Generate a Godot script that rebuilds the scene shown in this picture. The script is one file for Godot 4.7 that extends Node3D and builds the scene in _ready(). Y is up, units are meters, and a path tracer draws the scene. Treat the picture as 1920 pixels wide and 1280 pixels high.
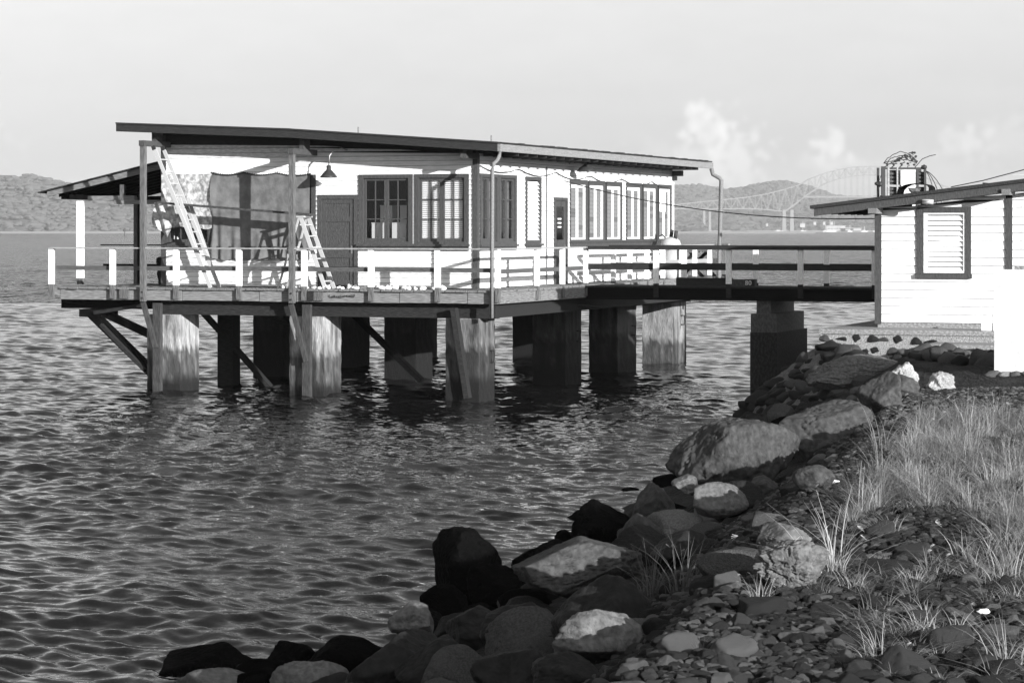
extends Node3D
# A weathered boathouse on concrete piles beside a rubble shore, an arch bridge and hazy hills far behind.

const TH := 0.363028  # the buildings are turned 20.8 degrees to the shore view
var frame := Transform3D()
var pier := Transform3D()
var shed := Transform3D()
var cur := Vector3.ZERO
var used := {}
var tex := {}
var M := {}
var rng := RandomNumberGenerator.new()
var wob := FastNoiseLite.new()


# ---------- geometry collector
class G:
	var st := SurfaceTool.new()
	var o := Vector3.ZERO
	func _init(at := Vector3.ZERO, smooth := false) -> void:
		o = at
		st.begin(Mesh.PRIMITIVE_TRIANGLES)
		st.set_smooth_group(0 if smooth else -1)
	func tri(a: Vector3, b: Vector3, c: Vector3) -> void:
		st.add_vertex(a - o)
		st.add_vertex(b - o)
		st.add_vertex(c - o)
	func quad(a: Vector3, b: Vector3, c: Vector3, d: Vector3) -> void:
		tri(a, b, c)
		tri(a, c, d)
	func hexa(p: Array) -> void:  # 0-3 bottom ring, 4-7 top ring, counter-clockwise from above
		quad(p[0], p[1], p[2], p[3])
		quad(p[7], p[6], p[5], p[4])
		for i in 4:
			var j := (i + 1) % 4
			quad(p[i], p[i + 4], p[j + 4], p[j])
	func box(a: Vector3, b: Vector3) -> void:
		var l := a.min(b)
		var h := a.max(b)
		hexa([Vector3(l.x, l.y, l.z), Vector3(l.x, l.y, h.z), Vector3(h.x, l.y, h.z), Vector3(h.x, l.y, l.z), Vector3(l.x, h.y, l.z), Vector3(l.x, h.y, h.z), Vector3(h.x, h.y, h.z), Vector3(h.x, h.y, l.z)])
	func bar(p: Vector3, q: Vector3, w: float, t: float, up := Vector3.UP) -> void:
		var f := (q - p).normalized()
		if absf(f.dot(up)) > 0.98:
			up = Vector3.RIGHT
		var s := f.cross(up).normalized() * w * 0.5
		var u := s.cross(f).normalized() * t * 0.5
		hexa([p - s - u, q - s - u, q + s - u, p + s - u, p - s + u, q - s + u, q + s + u, p + s + u])
	func tube(pts: Array, r: float, n := 8) -> void:
		var rings := []
		for i in pts.size():
			var f: Vector3 = (pts[mini(i + 1, pts.size() - 1)] - pts[maxi(i - 1, 0)]).normalized()
			var s := f.cross(Vector3.UP if absf(f.y) < 0.95 else Vector3.RIGHT).normalized()
			var u := s.cross(f)
			var ring := []
			for k in n:
				var a := TAU * k / n
				ring.append(pts[i] + (s * cos(a) + u * sin(a)) * r)
			rings.append(ring)
		for i in pts.size() - 1:
			for k in n:
				var j := (k + 1) % n
				quad(rings[i][k], rings[i + 1][k], rings[i + 1][j], rings[i][j])
		for k in range(1, n - 1):
			tri(rings[0][0], rings[0][k], rings[0][k + 1])
			tri(rings[-1][0], rings[-1][k + 1], rings[-1][k])
	func lathe(c: Vector3, prof: Array, n := 18) -> void:  # prof: Vector2(radius, height)
		for i in prof.size() - 1:
			for k in n:
				var a := TAU * k / n
				var b := TAU * (k + 1) / n
				var p: Vector2 = prof[i]
				var q: Vector2 = prof[i + 1]
				quad(c + Vector3(cos(a) * p.x, p.y, sin(a) * p.x), c + Vector3(cos(a) * q.x, q.y, sin(a) * q.x), c + Vector3(cos(b) * q.x, q.y, sin(b) * q.x), c + Vector3(cos(b) * p.x, p.y, sin(b) * p.x))
	func mesh() -> ArrayMesh:
		st.generate_normals()
		return st.commit()


func v(a: float, h: float, b: float) -> Vector3:
	return Vector3(a, h, -b)


func grey(x: float) -> Color:
	return Color(x, x, x).linear_to_srgb()


func ntex(seed_: int, freq: float, oct: int, lo: float, hi: float, kind := FastNoiseLite.TYPE_SIMPLEX_SMOOTH, linear := false, size := 512) -> NoiseTexture2D:
	var key := [seed_, freq, oct, lo, hi, kind, linear, size]
	if not tex.has(key):
		var n := FastNoiseLite.new()
		n.seed = seed_
		n.noise_type = kind
		n.frequency = freq
		n.fractal_octaves = oct
		n.fractal_gain = 0.55
		var t := NoiseTexture2D.new()
		t.width = size
		t.height = size
		t.seamless = true
		t.noise = n
		var g := Gradient.new()
		g.offsets = PackedFloat32Array([0.18, 0.82])
		g.colors = PackedColorArray([Color(lo, lo, lo), Color(hi, hi, hi)] if linear else [grey(lo), grey(hi)])
		t.color_ramp = g
		tex[key] = t
	return tex[key]


# lo, hi: darkest and lightest base colour of the surface; scale: texture repeats per metre along x, y, z
func mat(called: String, lo: float, hi: float, scale := Vector3.ONE, rough := 0.85, bump := 0.0, seed_ := 1, freq := 0.02, oct := 5, world := false) -> StandardMaterial3D:
	var m := StandardMaterial3D.new()
	m.resource_name = called
	m.albedo_texture = ntex(seed_, freq, oct, lo, hi)
	m.roughness = rough
	m.uv1_triplanar = true
	m.uv1_world_triplanar = world
	m.uv1_scale = scale
	m.metallic_specular = 0.35
	if bump > 0.0:
		m.heightmap_enabled = true
		m.heightmap_scale = bump
		m.heightmap_texture = ntex(seed_ + 50, freq * 1.4, oct, 0.0, 1.0, FastNoiseLite.TYPE_SIMPLEX_SMOOTH, true)
	M[called] = m
	return m


func plain(called: String, x: float, rough := 0.7, metal := 0.0) -> StandardMaterial3D:
	var m := StandardMaterial3D.new()
	m.resource_name = called
	m.albedo_color = grey(x)
	m.roughness = rough
	m.metallic = metal
	M[called] = m
	return m


func num(called: String) -> String:
	var k: int = used.get(called, 0)
	used[called] = k + 1
	return called if k == 0 else "%s_%03d" % [called, k]


func tag(n: Node3D, label := "", category := "", group := "", kind := "") -> void:
	if label: n.set_meta("label", label)
	if category: n.set_meta("category", category)
	if group: n.set_meta("group", group)
	if kind: n.set_meta("kind", kind)


func thing(called: String, label: String, category: String, a: float, h: float, b: float, group := "") -> Node3D:
	var n := Node3D.new()
	n.name = num(called)
	cur = v(a, h, b)
	n.transform = frame * Transform3D(Basis(), cur)
	add_child(n, true)
	tag(n, label, category, group)
	return n


func part(g: G, called: String, m: Material, parent: Node3D) -> MeshInstance3D:
	var o := MeshInstance3D.new()
	o.name = called
	o.mesh = g.mesh()
	o.material_override = m
	parent.add_child(o, true)
	return o


func inst(mesh: Mesh, called: String, m: Material, t: Transform3D, parent: Node3D = self) -> MeshInstance3D:
	var o := MeshInstance3D.new()
	o.name = num(called) if parent == self else called
	o.mesh = mesh
	o.material_override = m
	o.transform = t
	parent.add_child(o, true)
	return o


func ng() -> G:
	return G.new(cur)


func bx(called: String, m: Material, parent: Node3D, a0: float, a1: float, h0: float, h1: float, b0: float, b1: float) -> MeshInstance3D:
	var g := ng()
	g.box(v(a0, h0, b0), v(a1, h1, b1))
	return part(g, called, m, parent)


# a point on or before a wall: axis 0 is the front wall (along a), axis 1 the side wall (along b); out is towards the viewer's side
func w(axis: int, t: float, h: float, out: float) -> Vector3:
	return v(t, h, -out) if axis == 0 else v(out, h, t)


func wbox(g: G, axis: int, t0: float, t1: float, h0: float, h1: float, o0: float, o1: float) -> void:
	g.box(w(axis, t0, h0, o0), w(axis, t1, h1, o1))


func wb(called: String, m: Material, parent: Node3D, axis: int, t0: float, t1: float, h0: float, h1: float, o0: float, o1: float) -> MeshInstance3D:
	var g := ng()
	wbox(g, axis, t0, t1, h0, h1, o0, o1)
	return part(g, called, m, parent)


func pl(x: float, p: Array) -> float:
	if x <= p[0]:
		return p[1]
	for i in range(0, p.size() - 2, 2):
		if x <= p[i + 2]:
			return lerpf(p[i + 1], p[i + 3], (x - p[i]) / (p[i + 2] - p[i]))
	return p[-1]


# ---------- terrain
const SHORE := [-40, -6.0, 9, -2.6, 14, -2.3, 19, -2.25, 21.3, -2.2, 23.8, -0.85, 28.7, 0.0, 33, 1.1, 38.5, 2.35, 45, 3.5, 51, 4.45, 60, 6.3, 75, 9, 100, 30]
const TOP := [-40, 1.9, 9, 1.6, 20, 1.56, 30, 1.52, 40, 1.52, 47, 1.5, 60, 1.5]
const CREST := [-40, -2.0, 9, -0.2, 12.74, 0.62, 16.8, 1.57, 21.2, 2.43, 28.6, 4.14, 33, 5.0, 38, 5.9, 46, 7.2, 60, 9.5, 75, 12, 100, 34]


func ground(x: float, d: float) -> float:
	var s := x - pl(d, SHORE)
	var wd := pl(d, CREST) - pl(d, SHORE)
	var t := pl(d, TOP)
	if s <= 0.0:
		return maxf(-3.0, s * 0.45)
	var k := s / wd
	if k < 1.0:
		return t * k * (0.6 + 0.4 * k)
	return t + 0.01 * (s - wd)


# ---------- rocks
var ico := {}


func icosphere(level: int) -> Array:
	if ico.has(level):
		return ico[level]
	var vs := PackedVector3Array()
	var fs := PackedInt32Array()
	if level == 0:
		var t := (1.0 + sqrt(5.0)) / 2.0
		for p in [[-1, t, 0], [1, t, 0], [-1, -t, 0], [1, -t, 0], [0, -1, t], [0, 1, t], [0, -1, -t], [0, 1, -t], [t, 0, -1], [t, 0, 1], [-t, 0, -1], [-t, 0, 1]]:
			vs.append(Vector3(p[0], p[1], p[2]).normalized())
		for f in [[0, 11, 5], [0, 5, 1], [0, 1, 7], [0, 7, 10], [0, 10, 11], [1, 5, 9], [5, 11, 4], [11, 10, 2], [10, 7, 6], [7, 1, 8], [3, 9, 4], [3, 4, 2], [3, 2, 6], [3, 6, 8], [3, 8, 9], [4, 9, 5], [2, 4, 11], [6, 2, 10], [8, 6, 7], [9, 8, 1]]:
			fs.append_array(PackedInt32Array([f[0], f[2], f[1]]))
	else:
		var low: Array = icosphere(level - 1)
		vs = low[0].duplicate()
		var mids := {}
		var lf: PackedInt32Array = low[1]
		for i in range(0, lf.size(), 3):
			var m := []
			for e in 3:
				var a := lf[i + e]
				var b := lf[i + (e + 1) % 3]
				var key := Vector2i(mini(a, b), maxi(a, b))
				if not mids.has(key):
					mids[key] = vs.size()
					vs.append(((vs[a] + vs[b]) * 0.5).normalized())
				m.append(mids[key])
			fs.append_array(PackedInt32Array([lf[i], m[0], m[2], m[0], lf[i + 1], m[1], m[2], m[1], lf[i + 2], m[0], m[1], m[2]]))
	ico[level] = [vs, fs]
	return ico[level]


func shaded(vs: PackedVector3Array, fs: PackedInt32Array, cols := PackedColorArray()) -> ArrayMesh:
	var ns := PackedVector3Array()
	ns.resize(vs.size())
	for i in range(0, fs.size(), 3):
		var n := (vs[fs[i + 2]] - vs[fs[i]]).cross(vs[fs[i + 1]] - vs[fs[i]])
		ns[fs[i]] += n
		ns[fs[i + 1]] += n
		ns[fs[i + 2]] += n
	for i in ns.size():
		ns[i] = ns[i].normalized()
	var arr := []
	arr.resize(Mesh.ARRAY_MAX)
	arr[Mesh.ARRAY_VERTEX] = vs
	arr[Mesh.ARRAY_NORMAL] = ns
	arr[Mesh.ARRAY_INDEX] = fs
	if cols.size():
		arr[Mesh.ARRAY_COLOR] = cols
	var m := ArrayMesh.new()
	m.add_surface_from_arrays(Mesh.PRIMITIVE_TRIANGLES, arr)
	return m


# a broken block: a rounded polytope of random planes, chipped by noise and split by a few cracks
func rock(seed_: int, level: int, planes: int, sharp := 14.0, rough := 0.06, extra := [], crack := 0.0, size := Vector3.ONE, ledge := 0.09) -> ArrayMesh:
	var r := RandomNumberGenerator.new()
	r.seed = seed_
	var pn := PackedVector3Array()
	var pd := PackedFloat32Array()
	for e in extra:
		pn.append(Vector3(e[0], e[1], e[2]).normalized())
		pd.append(e[3])
	for i in planes:
		# directions spread over the sphere, so that the block is closed on every side
		var y := 1.0 - 2.0 * (i + 0.5) / planes
		var a := i * 2.39996 + seed_
		var fl := Vector3(sqrt(1.0 - y * y) * cos(a), y, sqrt(1.0 - y * y) * sin(a))
		pn.append((fl + Vector3(r.randfn(), r.randfn(), r.randfn()) * 0.3).normalized())
		pd.append(r.randf_range(0.58, 0.9))
	var nz := FastNoiseLite.new()
	nz.seed = seed_
	nz.frequency = 0.9
	nz.fractal_octaves = 5
	nz.fractal_gain = 0.55
	var ck := FastNoiseLite.new()
	ck.seed = seed_ + 7
	ck.noise_type = FastNoiseLite.TYPE_CELLULAR
	ck.cellular_return_type = FastNoiseLite.RETURN_DISTANCE2_SUB
	ck.frequency = 1.5
	var ax := Vector3(r.randfn() * 0.5, 1.0, r.randfn() * 0.5).normalized()
	var beds := r.randf_range(4.0, 7.0)
	var base: Array = icosphere(level)
	var vs := PackedVector3Array()
	for d: Vector3 in base[0]:
		var s := 0.06
		for i in pn.size():
			var q := d.dot(pn[i])
			if q > 0.1:
				s += pow(q / pd[i], sharp)
		var rad := minf(pow(s, -1.0 / sharp), 1.35)
		var n3 := nz.get_noise_3dv(d * 1.6)
		rad *= 1.0 + n3 * rough * 1.8 - absf(nz.get_noise_3dv(d * 3.1 + Vector3(9, 3, 1))) * rough
		# broken beds: small ledges across the block
		var bed := d.dot(ax) * rad * beds + n3 * 1.6
		var saw := bed - floorf(bed)
		rad *= 1.0 - ledge * (1.0 - smoothstep(0.0, 0.22, saw)) * (0.5 + n3)
		if crack > 0.0:
			var c := ck.get_noise_3dv(d + Vector3(nz.get_noise_3dv(d * 4.0), 0, 0) * 0.25) + 1.0
			rad *= 1.0 - crack * clampf(1.0 - c / 0.2, 0.0, 1.0)
		vs.append(d * rad * size)
	return shaded(vs, base[1])


func _ready() -> void:
	# ----- camera: a level view camera with its lens lowered
	var cam := Camera3D.new()
	cam.name = "camera"
	cam.position = Vector3(0, 3.85, 0)
	cam.projection = Camera3D.PROJECTION_FRUSTUM
	cam.near = 1.0
	cam.far = 20000.0
	cam.size = 1280.0 / 4700.0
	cam.frustum_offset = Vector2(0, -209.5 / 4700.0)
	add_child(cam)
	# ----- sky, air, exposure
	var env := Environment.new()
	env.background_mode = Environment.BG_SKY
	env.sky = Sky.new()
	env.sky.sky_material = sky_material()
	env.tonemap_mode = Environment.TONE_MAPPER_LINEAR
	env.tonemap_exposure = 1.85
	env.sdfgi_enabled = true
	env.ssao_enabled = true
	env.ssil_enabled = true
	env.fog_enabled = true
	env.fog_density = 0.000092
	env.fog_light_color = Color(0.9, 0.9, 0.9)
	var we := WorldEnvironment.new()
	we.name = "world"
	we.environment = env
	add_child(we)
	# ----- low sun behind the viewer's right shoulder
	var sun := DirectionalLight3D.new()
	sun.name = "sun"
	sun.light_color = Color(1, 1, 1)
	sun.light_energy = 1.6
	sun.light_angular_distance = 0.5
	sun.shadow_enabled = true
	add_child(sun)
	var el := deg_to_rad(12.2)
	sun.look_at_from_position(Vector3(0.589 * cos(el), sin(el), 0.808 * cos(el)) * 50.0, Vector3.ZERO)

	rng.seed = 11
	wob.seed = 3
	wob.frequency = 0.35
	wob.fractal_octaves = 4
	pier = Transform3D(Basis(Vector3.UP, -TH), Vector3(-0.8097, 0, -56.8))
	shed = Transform3D(Basis(Vector3.UP, -TH), Vector3(7.5787, 0, -52.0))
	materials()
	for k in 4:
		SCRAP.append(rock(280 + k, 2, 10, 7.0, 0.25))
	water()
	land()
	far_shore()
	bridge()
	piles()
	deck()
	house()
	lean_to()
	railings()
	walkway()
	painters_gear()
	deck_things()
	shed_house()
	tower()
	masonry()
	boulders()
	gravel()
	grass()


func sky_material() -> PanoramaSkyMaterial:
	var W := 4096
	var H := 2048
	var im := Image.create_empty(W, H, false, Image.FORMAT_RGB8)
	for y in H:
		var e := 90.0 - (y + 0.5) * 180.0 / H
		im.fill_rect(Rect2i(0, y, W, 1), sky_at(e))
	# strong glow round the sun, behind the viewer, added to fill shaded walls
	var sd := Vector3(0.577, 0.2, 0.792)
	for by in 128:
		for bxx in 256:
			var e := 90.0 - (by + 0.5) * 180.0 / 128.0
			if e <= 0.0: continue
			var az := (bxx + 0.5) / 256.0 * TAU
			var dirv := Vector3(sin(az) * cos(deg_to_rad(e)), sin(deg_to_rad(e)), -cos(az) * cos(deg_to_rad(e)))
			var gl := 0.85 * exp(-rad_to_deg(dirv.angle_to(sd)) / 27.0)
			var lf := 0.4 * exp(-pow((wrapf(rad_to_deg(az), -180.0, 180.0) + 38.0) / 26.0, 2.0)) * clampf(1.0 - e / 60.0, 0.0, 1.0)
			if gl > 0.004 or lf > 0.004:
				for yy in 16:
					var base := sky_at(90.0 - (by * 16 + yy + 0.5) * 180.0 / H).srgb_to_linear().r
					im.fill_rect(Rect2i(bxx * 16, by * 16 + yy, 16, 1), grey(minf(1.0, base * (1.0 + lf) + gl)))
	var nz := FastNoiseLite.new()
	nz.seed = 5
	nz.frequency = 0.55
	nz.fractal_octaves = 5
	# cumulus heads low over the far hills: bearing, height, half width, half height, brightness
	var puffs := [[4.45, 2.35, 0.42, 0.42, 0.2], [4.75, 1.7, 0.75, 0.7, 0.13], [5.15, 1.4, 0.5, 0.6, 0.13], [7.25, 1.8, 0.34, 0.3, 0.26], [7.1, 1.55, 0.65, 0.3, 0.1], [3.6, 1.5, 0.7, 0.5, 0.06], [10.2, 1.9, 0.5, 0.3, 0.13], [11.2, 1.95, 0.8, 0.4, 0.08], [9.3, 1.4, 1.2, 0.4, 0.05], [-13.5, 1.8, 1.5, 0.6, 0.07], [17.5, 2.0, 1.4, 0.6, 0.1], [-24, 2.6, 1.6, 0.9, 0.12], [28, 2.8, 1.8, 1.0, 0.12]]
	for xi in range(-448, 448):
		var az := (xi + 0.5) / W * 360.0
		var x := posmod(xi, W)
		for y in range(890, 1024):
			var e := 90.0 - (y + 0.5) * 180.0 / H
			var c := sky_at(e).srgb_to_linear().r
			c *= 1.0 + 0.4 * exp(-pow((az + 38.0) / 26.0, 2.0)) * clampf(1.0 - e / 60.0, 0.0, 1.0)
			c += nz.get_noise_2d(az * 0.7, e * 2.6 + 40.0) * 0.0045 + nz.get_noise_2d(az * 0.2, e * 1.1) * 0.005
			var n := nz.get_noise_2d(az * 4.6, e * 4.6)
			for p in puffs:
				var dx: float = (az - p[0]) / p[2]
				var dy: float = (e - p[1]) / p[3]
				if absf(dx) < 2.5 and absf(dy) < 2.5:
					var r := 1.25 - sqrt(dx * dx + dy * dy) + n * 1.5
					var base := smoothstep(-1.7, 0.3, dy)
					c += p[4] * smoothstep(0.0, 0.3, r) * (0.3 + 0.7 * base) * 0.2
			im.set_pixel(x, y, grey(clampf(c, 0.0, 1.0)))
	var m := PanoramaSkyMaterial.new()
	m.panorama = ImageTexture.create_from_image(im)
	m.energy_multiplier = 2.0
	return m


func sky_at(e: float) -> Color:
	if e < 0.0:
		return grey(0.06)
	return grey(pl(e, [0.0, 0.13, 1.0, 0.145, 3.0, 0.188, 5.2, 0.216, 7.0, 0.21, 12.0, 0.125, 20.0, 0.075, 40.0, 0.048, 90.0, 0.042]))


func materials() -> void:
	mat("white_paint", 0.68, 0.86, Vector3(0.25, 2.0, 2.0), 0.6, 0.3, 1, 0.02, 5)
	mat("white_paint_worn", 0.46, 0.84, Vector3(0.3, 2.4, 2.0), 0.65, 0.3, 2, 0.03, 5)
	mat("white_post_paint", 0.62, 0.85, Vector3(2, 0.6, 2), 0.6, 0.2, 3, 0.03)
	mat("trim_paint", 0.045, 0.07, Vector3(1.5, 0.5, 1.5), 0.55, 0.3, 4, 0.03)
	mat("fascia_paint", 0.018, 0.035, Vector3(0.3, 3, 3), 0.6, 0.4, 5, 0.03)
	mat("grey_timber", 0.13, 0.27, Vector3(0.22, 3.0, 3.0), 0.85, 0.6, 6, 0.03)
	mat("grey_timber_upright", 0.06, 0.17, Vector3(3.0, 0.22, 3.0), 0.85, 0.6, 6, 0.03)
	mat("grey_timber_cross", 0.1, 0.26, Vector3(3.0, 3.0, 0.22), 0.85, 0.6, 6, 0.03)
	mat("old_timber", 0.025, 0.075, Vector3(3.0, 0.22, 3.0), 0.9, 0.6, 6, 0.03)
	mat("dark_timber", 0.012, 0.032, Vector3(0.3, 2.5, 2.5), 0.85, 0.6, 7, 0.03)
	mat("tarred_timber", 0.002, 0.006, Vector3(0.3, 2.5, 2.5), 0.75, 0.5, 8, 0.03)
	mat("dark_rail", 0.015, 0.03, Vector3(0.3, 2.5, 2.5), 0.6, 0.4, 8, 0.03)
	mat("roofing", 0.02, 0.05, Vector3(1, 1, 1), 0.95, 0.8, 9, 0.05)
	mat("eave_metal", 0.16, 0.24, Vector3(0.4, 2, 0.4), 0.55, 0.2, 10, 0.02)
	mat("pipe_metal", 0.1, 0.22, Vector3(1.5, 0.8, 1.5), 0.6, 0.2, 10, 0.05)
	mat("concrete", 0.16, 0.32, Vector3(1, 1, 1), 0.9, 0.6, 12, 0.03)
	mat("white_render", 0.5, 0.66, Vector3(0.5, 0.5, 0.5), 0.85, 0.4, 13, 0.012, 5)
	mat("aluminium", 0.3, 0.5, Vector3(2, 2, 2), 0.45, 0.0, 14, 0.05)
	mat("plank_wood", 0.03, 0.08, Vector3(0.4, 3, 3), 0.85, 0.4, 7, 0.03)
	mat("canvas", 0.16, 0.62, Vector3(0.8, 0.8, 0.8), 0.95, 0.6, 15, 0.014, 6)
	mat("dark_cloth", 0.1, 0.16, Vector3(0.5, 0.5, 0.5), 0.95, 0.5, 16, 0.012, 5)
	mat("rock_dark", 0.007, 0.022, Vector3(1.2, 1.2, 1.2), 0.8, 0.7, 20, 0.02, 6)
	mat("rock_mid", 0.028, 0.075, Vector3(1.2, 1.2, 1.2), 0.9, 0.7, 21, 0.02, 6)
	mat("rock_light", 0.07, 0.17, Vector3(1.4, 1.4, 1.4), 0.9, 0.7, 22, 0.022, 6)
	mat("rock_wet", 0.002, 0.005, Vector3(1.2, 1.2, 1.2), 0.85, 2.0, 20, 0.02, 6)
	M.rock_wet.metallic_specular = 0.12
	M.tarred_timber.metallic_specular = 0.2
	mat("rock_white", 0.35, 0.85, Vector3(3, 3, 3), 0.9, 3.0, 23, 0.03, 5)
	mat("mortar", 0.06, 0.24, Vector3(1.2, 1.2, 1.2), 0.95, 2.5, 24, 0.03, 6)
	mat("pebble_dark", 0.018, 0.04, Vector3(4, 4, 4), 0.85, 0.8, 25, 0.03, 5)
	mat("pebble_mid", 0.035, 0.08, Vector3(4, 4, 4), 0.85, 0.8, 26, 0.03, 5)
	mat("pebble_light", 0.08, 0.18, Vector3(4, 4, 4), 0.85, 0.8, 27, 0.03, 5)
	mat("soil", 0.006, 0.028, Vector3(0.6, 0.6, 0.6), 0.95, 4.0, 28, 0.03, 6, true)
	mat("hill_cover", 0.05, 0.16, Vector3(0.004, 0.004, 0.004), 1.0, 0.0, 29, 0.02, 6, true)
	plain("room_shade_paint", 0.01, 0.95)
	plain("lamp_enamel", 0.035, 0.35)
	plain("iron", 0.02, 0.7)
	plain("scrap_white", 0.82, 0.8)
	plain("bridge_steel", 0.14, 0.7)
	plain("far_beach", 0.13, 0.9)
	plain("boat_white", 0.36, 0.5)
	plain("far_wall", 0.3, 0.8)
	plain("blind_white", 0.8, 0.5)
	plain("box_card", 0.5, 0.9)
	plain("window_grey", 0.09, 0.9)
	plain("glass_jalousie", 0.14, 0.12)
	for k in 3:
		var g := plain(["dry_grass", "pale_grass", "green_grass"][k], [0.14, 0.27, 0.08][k], 0.8)
		g.backlight_enabled = true
		g.backlight = grey([0.04, 0.06, 0.03][k])
	var gl := StandardMaterial3D.new()
	gl.resource_name = "pane_glass"
	gl.transparency = BaseMaterial3D.TRANSPARENCY_ALPHA
	gl.albedo_color = Color(0.1, 0.1, 0.1, 0.05)
	gl.roughness = 0.02
	gl.metallic_specular = 0.3
	M["pane_glass"] = gl
	var st := StandardMaterial3D.new()
	st.resource_name = "stained_concrete"
	st.vertex_color_use_as_albedo = true
	st.albedo_texture = ntex(31, 0.03, 5, 0.55, 1.0)
	st.uv1_triplanar = true
	st.uv1_scale = Vector3(1.8, 0.25, 1.8)
	st.roughness = 0.9
	st.heightmap_enabled = true
	st.heightmap_scale = 0.8
	st.heightmap_texture = ntex(81, 0.04, 5, 0.0, 1.0, FastNoiseLite.TYPE_SIMPLEX_SMOOTH, true)
	M["stained_concrete"] = st


# ---------- water: one sheet of real ripples, finer near the shore
func water() -> void:
	var r := RandomNumberGenerator.new()
	r.seed = 77
	var kx := PackedFloat32Array()
	var kz := PackedFloat32Array()
	var ph := PackedFloat32Array()
	var am := PackedFloat32Array()
	var wl := PackedFloat32Array()
	for i in 54:
		var L := 0.14 * pow(45.0, i / 53.0)
		var a := deg_to_rad(64.0 + r.randfn() * 38.0)
		var k := TAU / L
		kx.append(k * cos(a))
		kz.append(k * sin(a))
		ph.append(r.randf() * TAU)
		am.append(0.068 / k * (1.0 if L < 0.6 else (0.66 if L < 1.0 else (0.32 if L < 1.8 else 0.2))))
		wl.append(L)
	var vs := PackedVector3Array()
	var fs := PackedInt32Array()
	var cols := 300
	var d := 13.0
	var rows := 0
	var near_rows := 0
	var patch := FastNoiseLite.new()
	patch.seed = 8
	patch.frequency = 0.07
	patch.fractal_octaves = 3
	while d < 5400.0:
		var cell := d * 0.0021
		var n := 0
		while n < 54 and wl[n] < cell * 2.4:
			n += 1
		for c in cols + 1:
			var x := d * (float(c) / cols - 0.5) * 0.62
			var h := 0.0
			if n < 54:
				var gust := 1.0 + 0.55 * patch.get_noise_2d(x, d * 0.5)
				for i in range(n, 54):
					var s := sin(kx[i] * x + kz[i] * d + ph[i])
					h += am[i] * (s + 0.22 * s * s)
				h *= gust
			vs.append(Vector3(x, h, -d))
		if d < 130.0: near_rows = rows + 1
		d += cell if d < 300.0 else (cell * 1.5 if d < 1300.0 else d * 0.02)
		rows += 1
	for i in rows - 1:
		for c in cols:
			var p := i * (cols + 1) + c
			fs.append_array(PackedInt32Array([p, p + cols + 1, p + 1, p + 1, p + cols + 1, p + cols + 2]))
	var m := StandardMaterial3D.new()
	m.resource_name = "harbour_water"
	m.albedo_color = grey(0.006)
	m.roughness = 0.015
	m.metallic_specular = 0.38
	m.uv1_triplanar = true
	m.uv1_world_triplanar = true
	m.uv1_scale = Vector3(0.35, 0.35, 0.35)
	m.normal_enabled = true
	m.normal_scale = 0.16
	var nt := NoiseTexture2D.new()
	nt.width = 512
	nt.height = 512
	nt.seamless = true
	nt.as_normal_map = true
	nt.bump_strength = 5.0
	var nn := FastNoiseLite.new()
	nn.seed = 4
	nn.frequency = 0.03
	nn.fractal_octaves = 4
	nt.noise = nn
	m.normal_texture = nt
	M["harbour_water"] = m
	var split := near_rows * (cols + 1)
	var near_f := near_rows * cols * 6
	var o := inst(shaded(vs.slice(0, split + cols + 1), fs.slice(0, near_f)), "water", m, Transform3D())
	tag(o, "dark rippled harbour water around the piles", "water", "", "structure")
	var m2: StandardMaterial3D = m.duplicate()
	m2.resource_name = "open_water"
	m2.normal_scale = 5.0
	m2.roughness = 0.12
	m2.uv1_scale = Vector3(0.09, 0.09, 0.09)
	var ff := fs.slice(near_f)
	for i in ff.size():
		ff[i] -= split
	o = inst(shaded(vs.slice(split), ff), "open_water", m2, Transform3D())
	tag(o, "choppy open harbour water beyond the boathouse", "water", "", "structure")
	var g := G.new()
	g.quad(Vector3(-2200, -0.6, 120), Vector3(-2200, -0.6, -5300), Vector3(2200, -0.6, -5300), Vector3(2200, -0.6, 200))
	o = part(g, "sea_bed", M.rock_wet, self)
	tag(o, "dark sea bed under the harbour water", "sea bed", "", "structure")


func land() -> void:
	var xs := [-30.0, -20.0, -14.0, -10.0]
	var x := -7.0
	while x < 13.0:
		xs.append(x)
		x += 0.16
	xs.append_array([13.5, 15.0, 18.0, 24.0, 36.0, 60.0, 120.0])
	var ds := [-60.0, -40.0, -24.0, -14.0, -8.0, -4.0, 0.0, 3.0, 5.0]
	var d := 6.5
	while d < 64.0:
		ds.append(d)
		d += 0.16 if d < 30.0 else 0.3
	ds.append_array([65.0, 68.0, 72.0, 78.0, 86.0, 100.0])
	var vs := PackedVector3Array()
	var fs := PackedInt32Array()
	for dd in ds:
		for xx in xs:
			vs.append(Vector3(xx, ground(xx, dd) + wob.get_noise_2d(xx * 3.0, dd * 3.0) * 0.12 - 0.03, -dd))
	for i in ds.size() - 1:
		for j in xs.size() - 1:
			var p: int = i * xs.size() + j
			fs.append_array(PackedInt32Array([p, p + xs.size(), p + 1, p + 1, p + xs.size(), p + xs.size() + 1]))
	var o := inst(shaded(vs, fs), "ground", M.soil, Transform3D())
	tag(o, "dark earth and grit bank sloping down to the water", "ground", "", "structure")


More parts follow.
